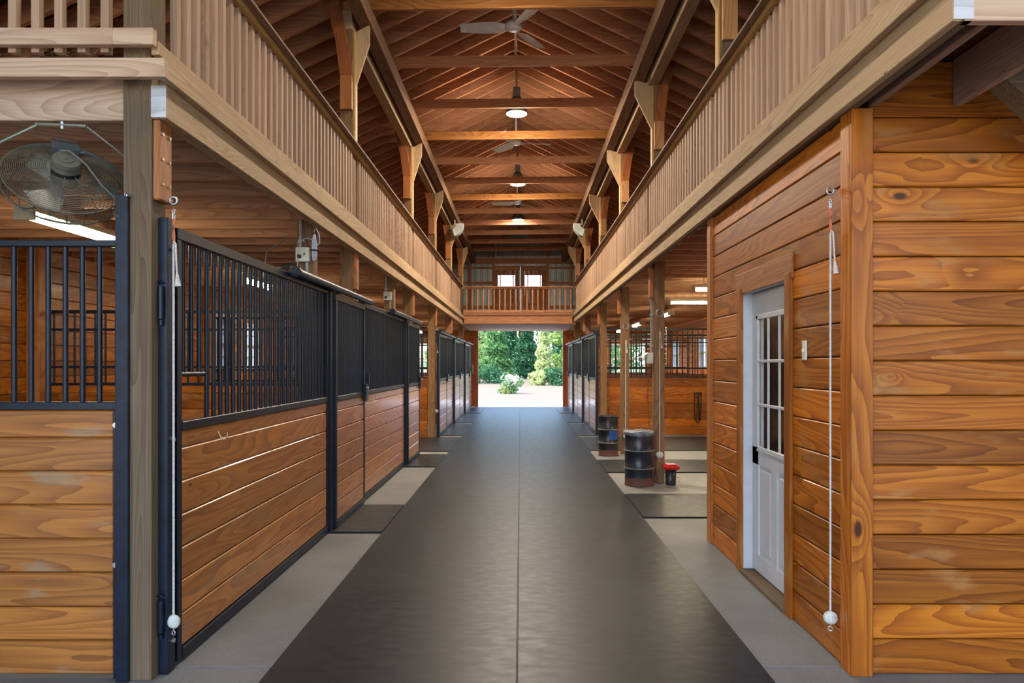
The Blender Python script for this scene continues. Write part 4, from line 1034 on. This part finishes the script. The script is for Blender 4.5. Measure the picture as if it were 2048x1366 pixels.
MB().cbox(x-.098, x+.098, y-.098, y+.098, .195, .25, .018).cbox(x-.07, x+.07, y-.07, y+.07, .248, .262, .008).build('lid', plain('red_plastic', (.48,.012,.015), .32), t, label='bright red square lid')
MB().tube([(x+.07, y-.02, .10), (x+.115, y-.03, .085), (x+.105, y-.03, .05), (x+.06, y-.03, .045)], .003, 6).build('wire_handle', plain('dark_wire', None), t)
o = MB().tube([(1.655, 8.78, 1.52), (1.64, 8.84, 1.1), (1.665, 8.82, .6), (1.69, 8.68, .25), (1.735, 8.66, .05), (1.71, 8.68, .012), (1.69, 8.68, .02), (1.715, 8.68, .20), (1.70, 8.69, .38)], .0045, 6).build('power_cord', plain('red_brown_cord', (.14,.045,.03), .6)); tag(o, 'thin reddish cord hanging from the outlet box to the floor behind the drum', 'cord')

# ================= conduit, outlets, switch =================
x = 1.70 - .022
o = thing('conduit', 'grey conduit running down the post beside the two drums to a white box', 'conduit', (x, 8.77, 1.6))
MB().tube([(x, 8.79, 1.62), (x, 8.79, 2.66), (x-.02, 8.79, 2.70), (x-.03, 8.79, 2.745)], .013, 8).build('pipe', greypipe(), o)
for z in (1.75, 2.15, 2.55): MB().box(x-.016, x+.02, 8.76, 8.82, z-.01, z+.01).build('pipe_strap', galv(), o)
o = thing('outlet_box', 'white outlet box with an open flap cover on the conduit post', 'outlet', (x-.02, 8.78, 1.53))
MB().cbox(x-.055, x+.02, 8.74, 8.83, 1.52, 1.66, .006).build('box', cream(), o)
MB().bar((x-.055, 8.77, 1.66), (x-.14, 8.75, 1.60), .08, .008, up=(0,0,1)).build('flap', cream(), o)
def postbox(y, z, sz, lab, yf):
    xx = -1.84 if True else 0
    xx = -1.835
    t = thing('outlet_box', lab, 'outlet', (xx, yf, z))
    g_ = galv()
    MB().cbox(xx-sz, xx+sz*.75, yf-.055, yf-.002, z-sz*.95, z+sz*.95, .004).build('box', plain('box_grey', (.42,.44,.42), .5), t)
    MB().cbox(xx-sz*1.02, xx+sz*.77, yf-.060, yf-.0555, z-sz*.97, z+sz*.97, .003).build('cover_plate', cream(), t)
    cp_ = [c for c in COL.objects if c.parent == t and c.name.startswith('cover_plate')][0]
    MB().cyl((xx-sz*.45, yf-.061, z-sz*.3), (xx-sz*.45, yf-.085, z-sz*.3), .016, 10).cyl((xx+sz*.2, yf-.061, z+sz*.1), (xx+sz*.2, yf-.075, z-sz*.02), .006, 8).build('switch_toggle', plain('black_rubber', (.02,.02,.02), .6), cp_)
    MB().cyl((xx-.03, yf-.03, z+sz), (xx-.03, yf-.03, 2.73), .013, 8).cyl((xx+.025, yf-.03, z-sz), (xx+.025, yf-.03, 1.9), .013, 8).build('pipe', greypipe(), t)
    MB().box(xx-.058, xx-.002, yf-.018, yf-.002, 2.55, 2.57).build('pipe_strap', g_, t)
postbox(5.84, 2.44, .062, 'cream switch and outlet box on the post beside the coiled white cord', 5.84)
postbox(9.55, 2.46, .062, 'cream outlet box on the farther left post, behind the second stall front', 9.55)
t = thing('extension_cord', 'coil of white extension cord hung on the post beside the outlet box', 'cord', (-1.765, 5.80, 2.5))
mb = MB(); random.seed(3)
for k in range(7):
    a = random.uniform(-.008, .008); b = random.uniform(-.012, .012); w_ = random.uniform(.004, .016)
    pts = []
    for i in range(19):
        u = 2*pi*i/18; pts.append((-1.735 + a + w_*cos(u), 5.76 + b, 2.50 + random.uniform(.085, .11)*sin(u) - .03*k/7))
    mb.tube(pts, .0055, 6)
mb.build('cord_coil', plain('white_cord', (.45,.48,.55), .5), t)
MB().tube([(-1.735+.04*cos(2*pi*i/12)*.9, 5.76+.02*sin(2*pi*i/12), 2.47) for i in range(13)], .006, 6).build('cord_tie', plain('black_rubber', None), t)
MB().tube([(-1.74, 5.76, 2.62), (-1.72, 5.75, 2.66), (-1.69, 5.75, 2.60), (-1.685, 5.75, 2.53), (-1.72, 5.755, 2.50)], .005, 6).tube([(-1.745, 5.76, 2.56), (-1.80, 5.74, 2.57), (-1.86, 5.73, 2.53), (-1.875, 5.765, 2.44), (-1.875, 5.755, 2.30), (-1.86, 5.75, 2.18)], .004, 6).build('cord_lead', plain('white_cord', None), t)
t = thing('light_switch', 'narrow cream light switch beside the white tack room door', 'switch', (1.61, 3.88, 1.58))
MB().cbox(1.603, 1.6145, 3.855, 3.905, 1.535, 1.645, .003).build('cover_plate', cream(), t)
MB().box(1.594, 1.603, 3.875, 3.885, 1.58, 1.60).build('toggle', cream(), t)
o = thing('hanging_halter', 'dark looped leather halter hanging on the amber partition behind the bucket', 'halter', (3.80, 14.72, .9)); lm = plain('dark_leather', (.03,.025,.02), .6, 0, .3, 40)
MB().box(3.72, 3.90, 14.70, 14.745, .88, .91).build('hook_rail', lm, o)
MB().tube([(3.74, 14.70, .89), (3.735, 14.70, .6), (3.75, 14.70, .35), (3.80, 14.70, .25), (3.86, 14.70, .33), (3.88, 14.70, .6), (3.88, 14.70, .89)], .012, 6).tube([(3.81, 14.69, .89), (3.80, 14.69, .62), (3.78, 14.69, .36), (3.84, 14.69, .31), (3.83, 14.69, .6), (3.82, 14.69, .88)], .011, 6).build('strap_loop', lm, o)
o = MB().cbox(1.14-1.2, 1.2-1.2, 23.9, 23.98, 2.60, 2.70, .01).cyl((-.03, 23.9, 2.60), (-.03, 23.9, 2.50), .03, 10).build('door_center_bracket', orange('x')); tag(o, 'small wooden bracket hanging at the middle of the far doorway head', 'bracket')
# pipe on the far left post and round hoop seen past it
o = MB().torus((-1.62, 13.9, 2.05), .16, .018, (0,1,0), 24, 8).build('hanging_hoop', plain('black_rubber', None)) if False else None
# hay wisps on the loft edge
random.seed(8); mb = MB()
for k in range(120):
    p = Vector((random.uniform(-3.2, -2.0), 3.24 + random.uniform(-.02, .06), 2.968 + random.uniform(0, .03)))
    d_ = Vector((random.uniform(-1, 1), random.uniform(-.4, .1), random.uniform(-.2, .35))).normalized()*random.uniform(.03, .09)
    mb.tube([p, p+d_*.5+Vector((0,0,.004)), p+d_], .0008, 3)
tag(mb.build('loose_hay', plain('dry_hay', (.38,.30,.14), .9)), 'loose wisps of hay along the front edge of the left loft', 'hay', kind='stuff')

# ================= trees and shrubs beyond the door =================
def leafmat(key, c1, c2):
    if key in MATS: return MATS[key]
    m, nt = newmat(key); L = nt.links.new
    g = N(nt, 'ShaderNodeNewGeometry'); b = N(nt, 'ShaderNodeBsdfPrincipled'); o = N(nt, 'ShaderNodeOutputMaterial')
    c = ramp(nt, g.outputs['Random Per Island'], [(0, c1), (1, c2)])
    L(c, b.inputs[0]); b.inputs['Roughness'].default_value = .6
    tr = N(nt, 'ShaderNodeBsdfTranslucent'); L(c, tr.inputs[0]); mx = N(nt, 'ShaderNodeMixShader'); mx.inputs[0].default_value = .35
    L(b.outputs[0], mx.inputs[1]); L(tr.outputs[0], mx.inputs[2]); L(mx.outputs[0], o.inputs[0]); MATS[key] = m; return m
def crown(c, rx, rz, n, size, shape, seed):
    random.seed(seed); mb = MB(); c = Vector(c)
    lumps = [(Vector((random.gauss(0, .5)*rx, random.gauss(0, .45)*rx, random.uniform(-.85, .8)*rz)), random.uniform(.28, .5)*rx) for _ in range(26)]
    for k in range(n):
        if shape == 'cone':
            h = random.random()**1.2; z = -rz + 2*rz*h; tier = .88 + .12*sin(h*38)
            r = rx*(1-h)*tier*math.sqrt(random.uniform(.45, 1)); a = random.uniform(0, 2*pi); p = Vector((r*cos(a), r*sin(a), z - .12*r))
        else:
            l, lr = random.choice(lumps); v = Vector((random.gauss(0,1), random.gauss(0,1), random.gauss(0,1))).normalized()
            p = l + v*lr*random.uniform(.75, 1.05)
        q = Vector((random.gauss(0,1), random.gauss(0,1), random.gauss(0,1)+.6)).normalized(); a = q.cross(Vector((random.random(), random.random(), random.random()))).normalized(); b = q.cross(a)
        s_ = size*random.uniform(.6, 1.3)
        mb._add([c+p-a*s_, c+p-b*s_*.55, c+p+a*s_, c+p+b*s_*.55], [(0,1,2,3)])
    return mb
def tree(x, y, h, rx, shape, key, lab, n=3500, seed=1, base=0.6, size=.16):
    gz = -.06 + (0 if y < 45 else (y-45)**1.15*.012)
    t = thing('tree' if shape == 'round' else 'conifer', lab, 'tree', (x, y, gz), 'trees beyond the far driveway')
    MB().cyl((x, y, gz-.1), (x, y, gz+h*.85), .16, 8, r2=.05).build('trunk', plain('bark', (.10,.075,.05), .9, 0, .4, 10), t)
    crown((x, y, gz+base+(h-base)/2), rx, (h-base)/2, n, size, shape, seed).build('crown', key, t)
LG = leafmat('light_leaves', (.20,.34,.07), (.42,.55,.20)); MG = leafmat('mid_leaves', (.07,.20,.06), (.20,.38,.13)); DG = leafmat('dark_leaves', (.02,.10,.04), (.07,.22,.09)); YG = leafmat('yellow_leaves', (.34,.42,.14), (.55,.62,.30))
tree(-2.2, 60, 7.2, 1.9, 'cone', MG, 'tall blue-green conifer left of the centre of the far driveway', 6500, 2, .3, .17)
tree(-4.9, 54, 6, 1.5, 'round', LG, 'bright leafy tree at the left edge of the far driveway view', 4500, 3, .8, .15)
tree(.5, 63, 7.5, 1.5, 'cone', DG, 'dark narrow conifer in the centre gap of the far view', 5000, 4, .2, .18)
tree(4.0, 60.5, 6.6, 1.5, 'round', LG, 'loose light green tree right of the centre in the far view', 6500, 5, .5, .16)
tree(1.9, 55, 6.2, 1.0, 'cone', YG, 'slender yellow-green conifer right of the dark gap', 3500, 6, .3, .14)
tree(6.0, 66, 7.5, 1.9, 'cone', MG, 'green conifer at the right edge of the far driveway view', 4500, 7, .3, .17)
tree(-6.6, 66, 7.5, 2.4, 'round', MG, 'tree behind the bright one at the far left', 4500, 8, .3, .22)
tree(9.6, 62, 7, 2.2, 'round', MG, 'tree beyond the right doorpost of the driveway', 3000, 9, .8, .2)
tree(-3.0, 73, 8.2, 2.8, 'round', DG, 'dark tree in the second row behind the blue-green conifer', 6000, 10, .3, .26)
tree(5.0, 76, 8.4, 3.0, 'round', DG, 'dark tree in the second row behind the loose light one', 6000, 12, .3, .26)
tree(-1.6, 84, 9.5, 2.6, 'cone', DG, 'farthest dark conifer peeping between the nearer crowns', 5000, 14, .3, .26)
random.seed(21)
for i, (x, y, r, h, key, lab) in enumerate(((-4.6, 51, 1.1, 1.4, DG, 'low dark hedge bush at the left edge of the far view'), (-2.4, 52.5, 1.1, 1.3, DG, 'low dark bush under the blue-green conifer'), (2.85, 49.5, .7, 1.3, DG, 'low dark bush at the right, nearer the doorpost'), (4.95, 48.5, .75, 1.5, MG, 'green bush by the right doorpost of the far view'), (1.4, 50, .6, .9, YG, 'pale bush left of the dark bushes on the right'))):
    gz = -.06 + (0 if y < 45 else (y-45)**1.15*.012)
    t = thing('hedge_bush', lab, 'bush', (x, y, gz), 'bushes at the foot of the trees')
    crown((x, y, gz+h*.45), r, h*.52, 1600, .10, 'round', 30+i).build('foliage', key, t)
t = thing('flowering_bush', 'rounded bush with white blossom standing alone on the gravel', 'bush', (-.55, 37, -.06))
crown((-.50, 37, .40), .44, .44, 2600, .055, 'round', 50).build('foliage', MG, t)
crown((-.47, 36.9, .62), .40, .30, 600, .05, 'round', 51).build('blossom', leafmat('blossom', (.75,.72,.62), (.92,.88,.82)), t, label='white blossom')
crown((-.82, 36.8, .15), .26, .20, 500, .05, 'round', 52).build('low_growth', YG, t)
